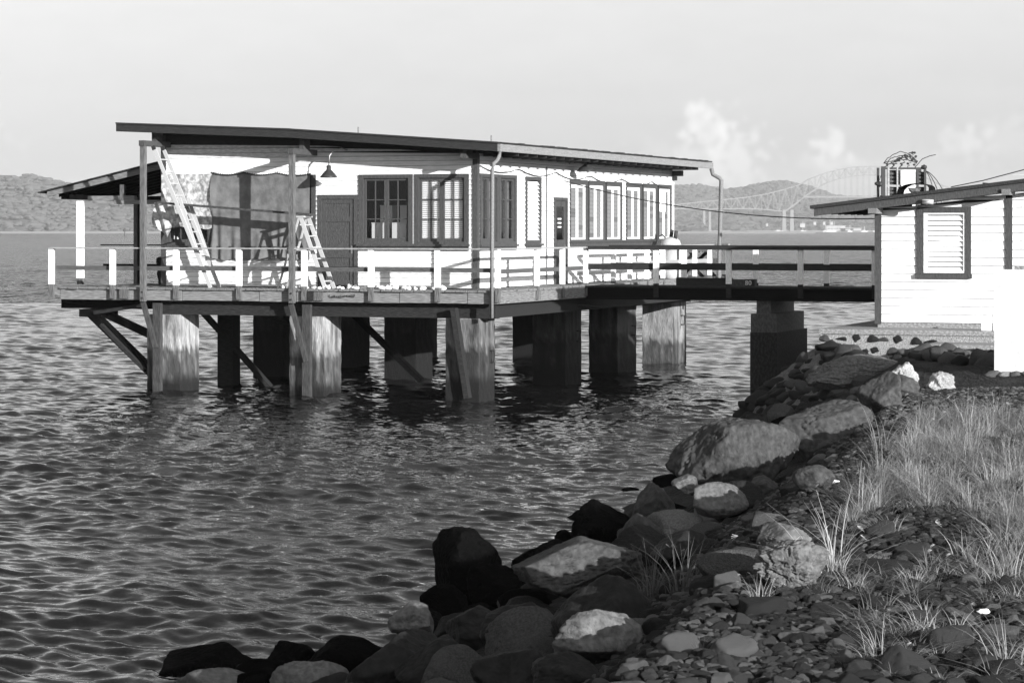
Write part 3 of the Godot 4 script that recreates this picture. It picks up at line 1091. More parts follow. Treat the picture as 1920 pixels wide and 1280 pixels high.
func house() -> void:
	frame = pier
	var t := thing("boathouse", "white clapboard boathouse with dark trim and a low shed roof on the deck", "building", -4.0, 2.5, 7.5)
	var fh := [[-7.9, 3.48, -6.72, 5.12], [-6.5, 3.48, -4.02, 5.12], [-3.94, 2.5, -2.94, 4.65], [-2.88, 3.5, -1.56, 5.1], [-1.5, 3.5, -0.18, 5.1]]
	var rh := [[0.2, 3.5, 2.46, 5.12], [3.16, 3.54, 4.15, 5.1], [5.14, 2.5, 6.08, 4.62], [6.3, 3.58, 10.42, 5.11], [10.8, 3.58, 14.87, 5.1]]
	var g := ng()
	sheet(g, 0, -8.03, 0.0, 2.5, 5.57, -0.12, -0.001, fh)
	g.hexa([v(-8.03, 5.57, 0.12), v(-8.03, 5.57, 0.001), v(-0.2, 5.57, 0.001), v(-0.2, 5.57, 0.12), v(-8.03, 6.2, 0.12), v(-8.03, 6.2, 0.001), v(-0.2, 5.72, 0.001), v(-0.2, 5.72, 0.12)])
	var fw := part(g, "front_wall", M.dark_timber, t)
	siding(fw, 0, -7.93, -0.005, 2.52, WALLTOP, 0.112, fh, [M.white_paint, M.white_paint, M.white_paint_worn])
	g = ng()
	sheet(g, 1, 0.13, 15.06, 2.5, 5.56, -0.12, -0.001, rh)
	var rw := part(g, "side_wall", M.dark_timber, t)
	siding(rw, 1, 0.14, 15.0, 2.52, [0.0, 5.58, 15.0, 5.54], 0.112, rh, [M.white_paint, M.white_paint, M.white_paint_worn])
	bx("left_wall", M.white_paint_worn, t, -8.03, -7.9, 2.5, 6.1, 0.13, 15.06)
	bx("rear_wall", M.white_paint_worn, t, -8.03, -0.125, 2.5, 5.6, 14.94, 15.06)
	bx("floor", M.dark_timber, t, -7.9, -0.125, 2.46, 2.5, 0.13, 14.93)
	bx("partition", M.room_shade_paint, t, -7.88, -0.13, 2.51, 5.55, 4.6, 4.7)  # near-black colour paints the shade of the room behind the windows
	# corner boards and friezes
	bx("corner_board", M.trim_paint, t, -8.06, -7.93, 2.5, 6.1, -0.045, 0.1)
	bx("corner_board", M.trim_paint, t, -0.004, 0.045, 2.5, 5.55, -0.045, 0.1)
	bx("corner_board", M.trim_paint, t, -0.075, -0.005, 2.5, 5.55, -0.046, -0.028)
	bx("corner_board", M.white_paint, t, 0.0, 0.04, 2.5, 5.52, 15.0, 15.1)
	g = ng()
	for i in 2:
		var a0: float = WALLTOP[i * 2]
		var a1: float = WALLTOP[i * 2 + 2]
		g.hexa([v(a0, WALLTOP[i * 2 + 1], -0.002), v(a0, WALLTOP[i * 2 + 1], -0.04), v(a1, WALLTOP[i * 2 + 3], -0.04), v(a1, WALLTOP[i * 2 + 3], -0.002), v(a0, pl(a0, ROOFTOP) - 0.17, -0.002), v(a0, pl(a0, ROOFTOP) - 0.17, -0.04), v(a1, pl(a1, ROOFTOP) - 0.17, -0.04), v(a1, pl(a1, ROOFTOP) - 0.17, -0.002)])
	part(g, "frieze_board", M.fascia_paint, t)
	# roof: boarding, roofing felt, rake and eave boards
	g = ng()
	var rf := ng()
	for i in 2:
		var a0: float = ROOFTOP[i * 2]
		var a1: float = ROOFTOP[i * 2 + 2]
		var z0: float = ROOFTOP[i * 2 + 1]
		var z1: float = ROOFTOP[i * 2 + 3]
		g.hexa([v(a0, z0 - 0.16, 15.8), v(a0, z0 - 0.16, -0.99), v(a1, z1 - 0.16, -0.99), v(a1, z1 - 0.16, 15.8), v(a0, z0 - 0.025, 15.8), v(a0, z0 - 0.025, -0.99), v(a1, z1 - 0.025, -0.99), v(a1, z1 - 0.025, 15.8)])
		rf.hexa([v(a0, z0 - 0.022, 15.84), v(a0, z0 - 0.022, -1.08), v(a1 + 0.03, z1 - 0.022, -1.08), v(a1 + 0.03, z1 - 0.022, 15.84), v(a0, z0 + 0.012, 15.84), v(a0, z0 + 0.012, -1.08), v(a1 + 0.03, z1 + 0.012, -1.08), v(a1 + 0.03, z1 + 0.012, 15.84)])
	var roof := part(g, "roof", M.fascia_paint, t)
	part(rf, "roofing_felt", M.roofing, roof)
	g = ng()
	for i in 2:
		var a0: float = ROOFTOP[i * 2]
		var a1: float = ROOFTOP[i * 2 + 2]
		g.hexa([v(a0, ROOFTOP[i * 2 + 1] - (0.2 if i == 0 else 0.2), -0.995), v(a0, ROOFTOP[i * 2 + 1] - 0.2, -1.05), v(a1, ROOFTOP[i * 2 + 3] - 0.2, -1.05), v(a1, ROOFTOP[i * 2 + 3] - 0.2, -0.995), v(a0, ROOFTOP[i * 2 + 1] - 0.024, -0.995), v(a0, ROOFTOP[i * 2 + 1] - 0.024, -1.05), v(a1, ROOFTOP[i * 2 + 3] - 0.024, -1.05), v(a1, ROOFTOP[i * 2 + 3] - 0.024, -0.995)])
	part(g, "rake_board", M.fascia_paint, roof)
	g = ng()
	g.box(v(0.922, 5.585, -1.05), v(0.99, 5.75, 15.8))
	part(g, "gutter", M.eave_metal, roof)
	# ragged felt tabs along the eave
	for k in 56:
		var b0 := -1.0 + k * 0.29
		bx("felt_tab", M.roofing, roof, 0.88, 1.005 + rng.randf() * 0.012, 5.765, 5.785 + rng.randf() * 0.022, b0 + 0.01, b0 + 0.285)
	for k in 24:
		var b0 := 0.3 + k * 0.62
		bx("rafter", M.fascia_paint, roof, 0.05, 0.9, 5.52, 5.61, b0, b0 + 0.05)
	for p in [-2.66, 0.6]:
		g = ng()
		g.tube([v(p, pl(p, ROOFTOP), -0.6), v(p, pl(p, ROOFTOP) + 0.15, -0.6)], 0.016, 6)
		part(g, "vent_pipe", M.pipe_metal, roof)
	# outriggers carrying the front overhang, with their posts
	for q in [[-7.86, 5.80, true], [-4.02, 5.57, true], [0.02, 5.45, false]]:
		var a: float = q[0]
		var top: float = pl(a, ROOFTOP) - 0.2
		var post: float = q[1]
		g = ng()
		var o0 := -1.34 if q[2] else -0.85
		g.hexa([v(a - 0.07, post, -0.05), v(a - 0.07, post, o0), v(a + 0.07, post, o0), v(a + 0.07, post, -0.05), v(a - 0.07, post + 0.13, -0.05), v(a - 0.07, post + 0.13, o0), v(a + 0.07, post + 0.13, o0), v(a + 0.07, post + 0.13, -0.05)])
		g.box(v(a - 0.055, post + 0.13, -0.75), v(a + 0.055, top + 0.03, -0.42))
		part(g, "outrigger", M.trim_paint, t)
		if q[2]:
			bx("veranda_post", M.grey_timber_upright, t, a - 0.06, a + 0.06, 2.18, post - 0.002, -1.31, -1.19)
			for hh in [2.26, 2.4]:
				g = ng()
				g.tube([v(a + 0.005, hh, -1.33), v(a + 0.005, hh, -1.31)], 0.022, 8)
				part(g, "bolt", M.iron, t)
	bx("outrigger", M.fascia_paint, t, 0.04, 0.32, 5.36, 5.52, 14.9, 15.08)
	bx("outrigger_block", M.fascia_paint, t, 0.04, 0.14, 5.24, 5.355, 14.95, 15.08)
	# front windows, sill and doors
	casement(t, 0, -7.92, 3.47, -6.7, 5.13, 2, 2, 3)
	casement(t, 0, -6.52, 3.47, -4.0, 5.13, 4, 2, 3)
	var w1 := casement(t, 0, -2.9, 3.5, -1.55, 5.12, 2, 2, 3)
	var w2 := casement(t, 0, -1.51, 3.5, -0.17, 5.12, 2, 2, 3)
	bx("mullion_strip", M.white_paint, t, -1.549, -1.511, 3.53, 5.12, -0.03, 0.0)
	bx("sill", M.trim_paint, t, -2.95, -0.14, 3.47, 3.52, -0.1, -0.051)
	bx("sill_apron", M.trim_paint, t, -2.9, -0.17, 3.37, 3.468, -0.055, -0.022)
	bx("sill", M.trim_paint, t, -7.93, -4.0, 3.4, 3.465, -0.1, -0.022)
	for k in 31:
		var y := 3.6 + k * 0.0468
		g = ng()
		for s in 2:
			var x0 := -1.4 + s * 0.57
			g.hexa([w(0, x0, y, -0.07), w(0, x0, y - 0.012, -0.045), w(0, x0 + 0.55, y - 0.012, -0.045), w(0, x0 + 0.55, y, -0.07), w(0, x0, y + 0.028, -0.095), w(0, x0, y + 0.026, -0.085), w(0, x0 + 0.55, y + 0.026, -0.085), w(0, x0 + 0.55, y + 0.028, -0.095)])
		part(g, "blind_slat", M.blind_white, w2)
	g = ng()
	sheet(g, 0, -3.95, -2.93, 2.5, 4.66, -0.05, 0.04, [[-3.85, 2.51, -3.03, 4.56]])
	var dr := part(g, "door_frame", M.trim_paint, t)
	panel_door(dr, 0, -3.85, -3.03, 2.51, 4.56, [[-3.74, 4.15, -3.14, 4.46], [-3.74, 3.32, -3.14, 4.03], [-3.74, 2.68, -3.14, 3.2]], false)
	# side wall openings
	casement(t, 1, 0.16, 3.5, 1.3, 5.13, 2, 1, 3, 0.1)
	casement(t, 1, 1.32, 3.5, 2.49, 5.13, 2, 1, 3, 0.1)
	bx("window_backing", M.window_grey, t, -0.13, -0.122, 3.5, 5.1, 0.25, 2.4)  # same added grey sheet, behind the side casements
	wb("sill", M.trim_paint, t, 1, 0.12, 2.53, 3.46, 3.51, 0.022, 0.09)
	wb("sill_apron", M.trim_paint, t, 1, 0.16, 2.49, 3.37, 3.458, 0.02, 0.05)
	g = ng()
	sheet(g, 1, 3.12, 4.19, 3.52, 5.12, -0.05, 0.045, [[3.22, 3.6, 4.09, 5.04]])
	var lv := part(g, "louvre_window", M.trim_paint, t)
	wb("sill", M.trim_paint, lv, 1, 3.06, 4.25, 3.46, 3.515, 0.02, 0.085)
	wb("sill_apron", M.trim_paint, lv, 1, 3.14, 4.17, 3.38, 3.458, 0.02, 0.05)
	for k in 15:
		louvre(lv, 1, 3.22, 4.09, 3.605 + k * 0.095, 0.095)
	g = ng()
	sheet(g, 1, 5.12, 6.1, 2.5, 4.64, -0.05, 0.045, [[5.2, 2.51, 6.02, 4.57]])
	var d2 := part(g, "side_door_frame", M.trim_paint, t)
	panel_door(d2, 1, 5.2, 6.02, 2.51, 4.57, [[5.34, 3.6, 5.9, 4.42], [5.34, 2.66, 5.9, 3.4]], true)
	var wins := [[6.299, 7.603], [7.727, 9.001], [9.131, 10.413], [10.82, 12.118], [12.26, 13.512], [13.66, 14.86]]
	for i in 6:
		jalousie(t, wins[i][0], wins[i][1], i == 5)
	wb("sill", M.trim_paint, t, 1, 6.26, 14.9, 3.53, 3.58, 0.024, 0.1)
	wb("sill_apron", M.trim_paint, t, 1, 6.3, 14.86, 3.43, 3.528, 0.02, 0.055)
	# pipes on the walls
	g = G.new(cur, true)
	g.tube([v(0.955, 5.585, -1.0), v(0.955, 5.48, -1.02), v(0.93, 5.38, -1.1), v(0.89, 5.3, -1.22), v(0.88, 5.18, -1.26), v(0.87, 3.5, -1.25), v(0.86, 1.9, -1.25)], 0.045, 10)
	part(g, "downspout", M.pipe_metal, t)
	g = G.new(cur, true)
	g.tube([v(0.96, 5.585, 15.7), v(1.0, 5.42, 15.72), v(1.18, 5.32, 15.74), v(1.24, 5.25, 15.75), v(1.23, 4.9, 15.75), v(1.17, 2.6, 15.75), v(1.15, 1.9, 15.75)], 0.06, 10)
	part(g, "downspout", M.pipe_metal, t)
	g = ng()
	g.tube([v(0.045, 2.5, 4.55), v(0.045, 5.38, 4.55)], 0.018, 6)
	part(g, "conduit", M.pipe_metal, t)
	# barn lamps
	lamp(t, [v(-3.2, 5.69, -0.03), v(-3.26, 5.72, -0.2), v(-3.36, 5.68, -0.4), v(-3.43, 5.55, -0.5), v(-3.44, 5.32, -0.52)], 0.2)
	lamp(t, [v(0.03, 5.5, 6.2), v(0.2, 5.62, 6.22), v(0.42, 5.63, 6.25), v(0.47, 5.58, 6.28)], 0.24)
	# slack cable along the side wall
	g = ng()
	var pts := []
	for k in 49:
		var b := 0.1 + k * 0.3
		var s := fposmod(b, 2.6) / 2.6
		pts.append(v(0.05, 5.33 - 0.012 * b - 0.14 * (1.0 - pow(2.0 * s - 1.0, 2.0)), b))
	g.tube(pts, 0.011, 5)
	part(g, "slack_cable", M.iron, t)
	# cartons and cabinets behind the first window
	var boxes := [[-2.5, 3.1, 4.0, 0.2, 0.36, "lower left pale carton close behind the first front window"], [-2.5, 2.9, 4.4, 0.62, 0.3, "taller pale box standing behind the lower left carton indoors"], [-2.03, 3.1, 4.4, 0.62, 0.24, "narrower tall pale box standing behind the lower right carton indoors"], [-1.99, 3.1, 4.0, 0.2, 0.36, "lower right pale carton close behind the first front window"]]
	for b in boxes:
		var c := thing("carton", b[5], "carton", b[0], 2.5, b[3] + 0.5, "boxes stacked indoors behind the window")
		bx("carton_side", M.box_card, c, b[0] - b[4] * 0.5, b[0] + b[4] * 0.5, 2.5, b[2], b[3], b[3] + 0.4)
		bx("carton_flap", M.box_card, c, b[0] - b[4] * 0.52, b[0] + b[4] * 0.52, b[2] + 0.001, b[2] + 0.02, b[3] - 0.01, b[3] + 0.41)


func louvre(parent: Node3D, axis: int, t0: float, t1: float, h: float, step: float, m: Material = null) -> void:
	var g := ng()
	var p := [w(axis, t0, h, 0.012), w(axis, t0, h - 0.012, 0.03), w(axis, t1, h - 0.012, 0.03), w(axis, t1, h, 0.012), w(axis, t0, h + step * 0.8, -0.035), w(axis, t0, h + step * 0.8 - 0.012, -0.02), w(axis, t1, h + step * 0.8 - 0.012, -0.02), w(axis, t1, h + step * 0.8, -0.035)]
	if axis == 1:
		p = [p[3], p[2], p[1], p[0], p[7], p[6], p[5], p[4]]
	g.hexa(p)
	part(g, "louvre_slat", m if m else M.white_paint, parent)


func panel_door(frame_node: Node3D, axis: int, t0: float, t1: float, h0: float, h1: float, panels: Array, glazed: bool) -> void:
	var g := ng()
	sheet(g, axis, t0 + 0.004, t1 - 0.004, h0, h1 - 0.004, -0.03, 0.012, panels)
	var d := part(g, "door", M.trim_paint, frame_node)
	for i in panels.size():
		var p: Array = panels[i]
		if glazed and i == 0:
			wb("pane", M.pane_glass, d, axis, p[0], p[2], p[1], p[3], -0.012, -0.008)
			for k in 3:
				wb("notice_line", M.scrap_white, d, axis, p[0] + 0.14, p[0] + 0.4, 3.9 + k * 0.1, 3.935 + k * 0.1, -0.007, -0.005)
		else:
			wb("panel", M.trim_paint, d, axis, p[0], p[2], p[1], p[3], -0.02, -0.006)
	g = ng()
	var hx := t1 - 0.06
	g.tube([w(axis, hx, 3.42, 0.012), w(axis, hx, 3.42, 0.06), w(axis, hx - 0.11, 3.42, 0.06)], 0.011, 6)
	wbox(g, axis, hx - 0.015, hx + 0.015, 3.3, 3.48, 0.012, 0.018)
	part(g, "handle", M.pipe_metal, d)


func jalousie(t: Node3D, b0: float, b1: float, papered: bool) -> void:
	var g := ng()
	sheet(g, 1, b0, b1, 3.58, 5.11, -0.05, 0.05, [[b0 + 0.02, 3.6, b1 - 0.14, 4.99]])
	var win := part(g, "jalousie_window", M.trim_paint, t)
	var c := b0 + 0.05 + (b1 - b0 - 0.22) * 0.5
	g = ng()
	sheet(g, 1, b0 + 0.022, b1 - 0.142, 3.602, 4.985, -0.03, 0.03, [[b0 + 0.07, 3.65, c - 0.022, 4.9], [c + 0.022, 3.65, b1 - 0.18, 4.9]])
	part(g, "inner_frame", M.white_post_paint, win)
	for s in 2:
		var x0 := b0 + 0.075 if s == 0 else c + 0.027
		var x1 := c - 0.027 if s == 0 else b1 - 0.185
		for k in 12:
			var y := 3.655 + k * 0.1035
			g = ng()
			var p := [w(1, x1, y, 0.0), w(1, x1, y, 0.004), w(1, x0, y, 0.004), w(1, x0, y, 0.0), w(1, x1, y + 0.1, -0.018), w(1, x1, y + 0.1, -0.014), w(1, x0, y + 0.1, -0.014), w(1, x0, y + 0.1, -0.018)]
			g.hexa(p)
			part(g, "glass_blade", M.glass_jalousie if rng.randf() < 0.85 else M.window_grey, win)
		wb("screen_post", M.box_card, win, 1, x1 - 0.1, x1 - 0.06, 3.65, 4.9, 0.006, 0.012)
	if papered:
		wb("paper_notice", M.blind_white, win, 1, b0 + 0.08, c + 0.08, 4.35, 4.96, 0.034, 0.038)
	wb("grey_back_sheet", M.window_grey, win, 1, b0 + 0.05, b1 - 0.16, 3.62, 4.97, -0.07, -0.06)  # grey sheet added behind the blades in place of daylight through the room


func lamp(t: Node3D, arm: Array, r: float) -> void:
	var e: Vector3 = arm[-1]
	var g := G.new(cur, true)
	g.lathe(e, [Vector2(0.0, 0.02), Vector2(0.05, 0.0), Vector2(0.055, -0.09), Vector2(0.08, -0.12), Vector2(r * 0.75, -0.19), Vector2(r, -0.26), Vector2(r, -0.275), Vector2(r * 0.93, -0.262), Vector2(r * 0.6, -0.18), Vector2(0.0, -0.14)], 24)
	var s := part(g, "barn_lamp", M.lamp_enamel, t)
	g = G.new(cur, true)
	g.tube(arm, 0.018, 8)
	part(g, "gooseneck", M.boat_white, s)
	g = G.new(cur, true)
	g.lathe(e, [Vector2(0.0, -0.26), Vector2(0.035, -0.23), Vector2(0.04, -0.19), Vector2(0.015, -0.14)], 12)
	part(g, "bulb", M.blind_white, s)


func lean_to() -> void:
	frame = pier
	var t := thing("lean_to_porch", "open lean-to porch with a dark sloping roof on the left of the boathouse", "porch", -9.8, 2.5, 1.5)
	# roof falls to the left, away from the house
	var hi := 5.62
	var lo := 4.78
	var g := ng()
	g.hexa([v(-11.95, lo - 0.03, 5.6), v(-11.95, lo - 0.03, 0.78), v(-8.07, hi - 0.03, 0.78), v(-8.07, hi - 0.03, 5.6), v(-11.95, lo, 5.6), v(-11.95, lo, 0.78), v(-8.07, hi, 0.78), v(-8.07, hi, 5.6)])
	var roof := part(g, "roof", M.roofing, t)
	for k in 9:
		var b := 0.9 + k * 0.55
		g = ng()
		g.hexa([v(-11.75, lo - 0.115, b + 0.06), v(-11.75, lo - 0.115, b), v(-8.07, hi - 0.19, b), v(-8.07, hi - 0.19, b + 0.06), v(-11.75, lo + 0.008, b + 0.06), v(-11.75, lo + 0.008, b), v(-8.07, hi - 0.035, b), v(-8.07, hi - 0.035, b + 0.06)])
		part(g, "rafter", M.grey_timber if k == 0 else M.tarred_timber, roof)
	bx("eave_beam", M.grey_timber, t, -10.65, -9.35, 4.56, 4.68, 0.98, 1.1)
	bx("eave_beam", M.tarred_timber, t, -11.4, -11.2, 4.6, 4.72, 0.98, 5.4)
	bx("tie_beam", M.grey_timber, t, -9.9, -8.1, 4.47, 4.57, 0.96, 1.08)
	bx("strut", M.grey_timber_upright, t, -9.75, -9.65, 4.572, 4.95, 0.97, 1.07)
	bx("eave_beam", M.tarred_timber, t, -10.65, -8.1, 4.56, 4.7, 3.4, 3.5)
	bx("porch_post", M.white_post_paint, t, -10.97, -10.82, 2.66, 4.557, 0.97, 1.11)
	bx("post_foot", M.grey_timber_upright, t, -10.96, -10.83, 2.5, 2.658, 0.98, 1.1)
	bx("porch_post", M.grey_timber_upright, t, -9.95, -9.85, 2.5, 4.66, 2.0, 2.1)
	bx("porch_post", M.tarred_timber, t, -9.84, -9.78, 2.5, 4.66, 2.02, 2.12)
	# planks of the rear gable hide the sky under the roof
	for k in 8:
		var a := -11.2 + k * 0.4
		var top := lerpf(lo, hi, (a + 0.2 + 11.95) / 3.88) - 0.25
		bx("gable_board", M.tarred_timber, t, a, a + 0.395, 4.58, top, 5.45, 5.5)
	var h := thing("canvas_heap", "dark heap of canvas on the deck behind the leftmost veranda post", "tarpaulin", -8.5, 2.5, 1.7)
	inst(rock(301, 3, 7, 5.0, 0.12, [], 0.0, Vector3(0.6, 0.55, 0.4)), "heap", M.tarred_timber, Transform3D(Basis(), Vector3(0, 0.2, 0)), h)


func rail_run(t: Node3D, pts: Array, posts: Array, axis: int, off: float, post_m: Material, top_m: Material, mid_m: Material, top_h: float, th: float, r0: float, r1: float, foot: float) -> void:
	for p in posts:
		var g := ng()
		if axis == 0:
			g.box(v(p - 0.062, 2.56, off - 0.03), v(p + 0.062, top_h - 0.002, off + 0.06))
		else:
			g.box(v(off - 0.05, 2.56, p - 0.062), v(off + 0.05, top_h - 0.002, p + 0.062))
		part(g, "post", post_m, t)
		g = ng()
		if axis == 0:
			g.box(v(p - 0.058, foot, off - 0.028), v(p + 0.058, 2.558, off + 0.05))
		else:
			g.box(v(off - 0.046, foot, p - 0.058), v(off + 0.046, 2.558, p + 0.058))
		part(g, "post_foot", M.grey_timber_upright if mid_m != M.dark_rail else M.dark_timber, t)
	for i in pts.size() - 1:
		var g := ng()
		var x0: float = pts[i] + 0.003
		var x1: float = pts[i + 1] - 0.003
		if axis == 0:
			g.box(v(x0, top_h, off - 0.07), v(x1, top_h + th, off + 0.09))
			part(g, "top_rail", top_m, t)
			g = ng()
			g.box(v(x0, r0, off + 0.061), v(x1, r1, off + 0.1))
		else:
			g.box(v(off - 0.07, top_h, x0), v(off + 0.08, top_h + th, x1))
			part(g, "top_rail", top_m, t)
			g = ng()
			g.box(v(off - 0.09, r0, x0), v(off - 0.052, r1, x1))
		part(g, "mid_rail", mid_m, t)


func railings() -> void:
	frame = pier
	mat("rail_grey", 0.055, 0.1, Vector3(0.3, 2.5, 2.5), 0.8, 0.3, 6, 0.03)
	mat("rail_pale", 0.2, 0.36, Vector3(0.3, 2.5, 2.5), 0.8, 0.3, 6, 0.03)
	var t := thing("deck_railing", "long railing of white posts along the front edge of the deck", "railing", -4.5, 2.2, -1.2)
	rail_run(t, [-10.4, -7.0, -3.74, -0.45, 1.0], [-10.36, -8.71, -7.03, -5.4, -3.74, -2.08, -0.46], 0, -1.2, M.white_post_paint, M.rail_pale, M.rail_grey, 3.405, 0.03, 2.9, 3.0, 2.24)
	t = thing("side_railing", "railing of white posts along the side deck from corner to walkway", "railing", 0.95, 2.2, 1.8)
	rail_run(t, [-1.1, 1.34, 4.8], [-1.16, 1.34, 3.09, 4.79], 1, 0.97, M.white_post_paint, M.rail_pale, M.rail_grey, 3.405, 0.035, 2.87, 2.97, 2.24)
	t = thing("side_railing", "railing of white posts on the side deck beyond the walkway, past the gas tank", "railing", 0.95, 2.2, 12.0)
	rail_run(t, [6.3, 9.7, 12.8, 17.4], [6.95, 8.28, 9.72, 11.12, 12.82, 14.09, 15.57, 17.04], 1, 0.95, M.white_post_paint, M.rail_pale, M.rail_pale, 3.39, 0.05, 2.92, 3.03, 2.4)
	t = thing("rear_railing", "rear porch railing with dark rails seen under the lean-to roof", "railing", -9.5, 2.5, 2.7)
	rail_run(t, [-11.2, -9.6, -8.08], [-10.05, -8.62], 0, 2.6, M.grey_timber_upright, M.tarred_timber, M.tarred_timber, 3.45, 0.03, 2.93, 2.99, 2.5)


func walkway() -> void:
	frame = pier
	var t := thing("walkway", "narrow tarred timber walkway from the side deck to the shore shed", "walkway", 4.7, 2.2, 5.5)
	bx("beam", M.tarred_timber, t, 0.98, 8.6, 2.2, 2.445, 4.78, 4.93)
	bx("beam", M.tarred_timber, t, 0.98, 8.6, 2.2, 2.445, 6.07, 6.22)
	bx("flange", M.tarred_timber, t, 0.98, 8.6, 2.165, 2.198, 4.72, 4.99)
	var a := 0.99
	while a < 8.55:
		bx("plank", M.dark_timber, t, a, a + 0.235, 2.448, 2.487 + rng.randf() * 0.008, 4.7 + rng.randf_range(-0.015, 0.02), 6.3)
		a += 0.242
	var g := ng()
	g.tube([v(-0.4, 2.14, 4.9), v(0.6, 2.02, 4.85), v(1.5, 1.97, 4.85), v(2.6, 2.06, 4.85), v(3.6, 2.16, 4.85)], 0.02, 6)
	part(g, "slung_hose", M.iron, t)
	t = thing("walkway_railing", "near railing of the walkway with white posts and dark rails", "railing", 4.7, 2.2, 4.75)
	rail_run(t, [1.0, 2.77, 6.3, 8.45], [2.77, 4.58, 6.33, 8.1], 0, 4.74, M.white_post_paint, M.dark_rail, M.dark_rail, 3.37, 0.085, 2.885, 3.03, 2.23)
	t = thing("walkway_railing", "far railing of the walkway with white posts and dark rails", "railing", 4.7, 2.5, 6.25)
	rail_run(t, [1.1, 4.0, 8.45], [3.02, 4.84, 6.6], 0, 6.22, M.white_post_paint, M.dark_rail, M.dark_rail, 3.4, 0.07, 2.9, 3.03, 2.488)
	# stepped pier
	var p := thing("walkway_pier", "dark stepped concrete pier carrying the walkway between deck and shore", "pier", 5.6, -1.2, 5.7)
	bx("base_block", M.pier_dark if M.has("pier_dark") else mat("pier_dark", 0.012, 0.035, Vector3(1, 0.5, 1), 0.85, 1.0, 12, 0.03), p, 5.12, 5.78, -1.2, 1.42, 4.7, 7.6)
	bx("middle_block", mat("pier_mid", 0.05, 0.1, Vector3(1, 0.5, 1), 0.85, 1.0, 12, 0.03), p, 5.13, 5.76, 1.425, 1.86, 4.72, 7.35)
	bx("top_block", M.pier_mid, p, 5.25, 5.6, 1.865, 2.162, 4.8, 7.0)


func cloth(called: String, label: String, cat: String, m: Material, a0: float, a1: float, top: Callable, bot: Callable, out: Callable, na := 60, nh := 40) -> Node3D:
	var t := thing(called, label, cat, (a0 + a1) * 0.5, bot.call(0.5), -0.1)
	var vs := PackedVector3Array()
	var fs := PackedInt32Array()
	for i in nh + 1:
		for j in na + 1:
			var s := j / float(na)
			var k := i / float(nh)
			vs.append(v(lerpf(a0, a1, s), lerpf(bot.call(s), top.call(s), k), -out.call(s, k)) - cur)
	for i in nh:
		for j in na:
			var p := i * (na + 1) + j
			fs.append_array(PackedInt32Array([p, p + na + 1, p + 1, p + 1, p + na + 1, p + na + 2]))
	inst(shaded(vs, fs), "sheet", m, Transform3D(), t)
	return t


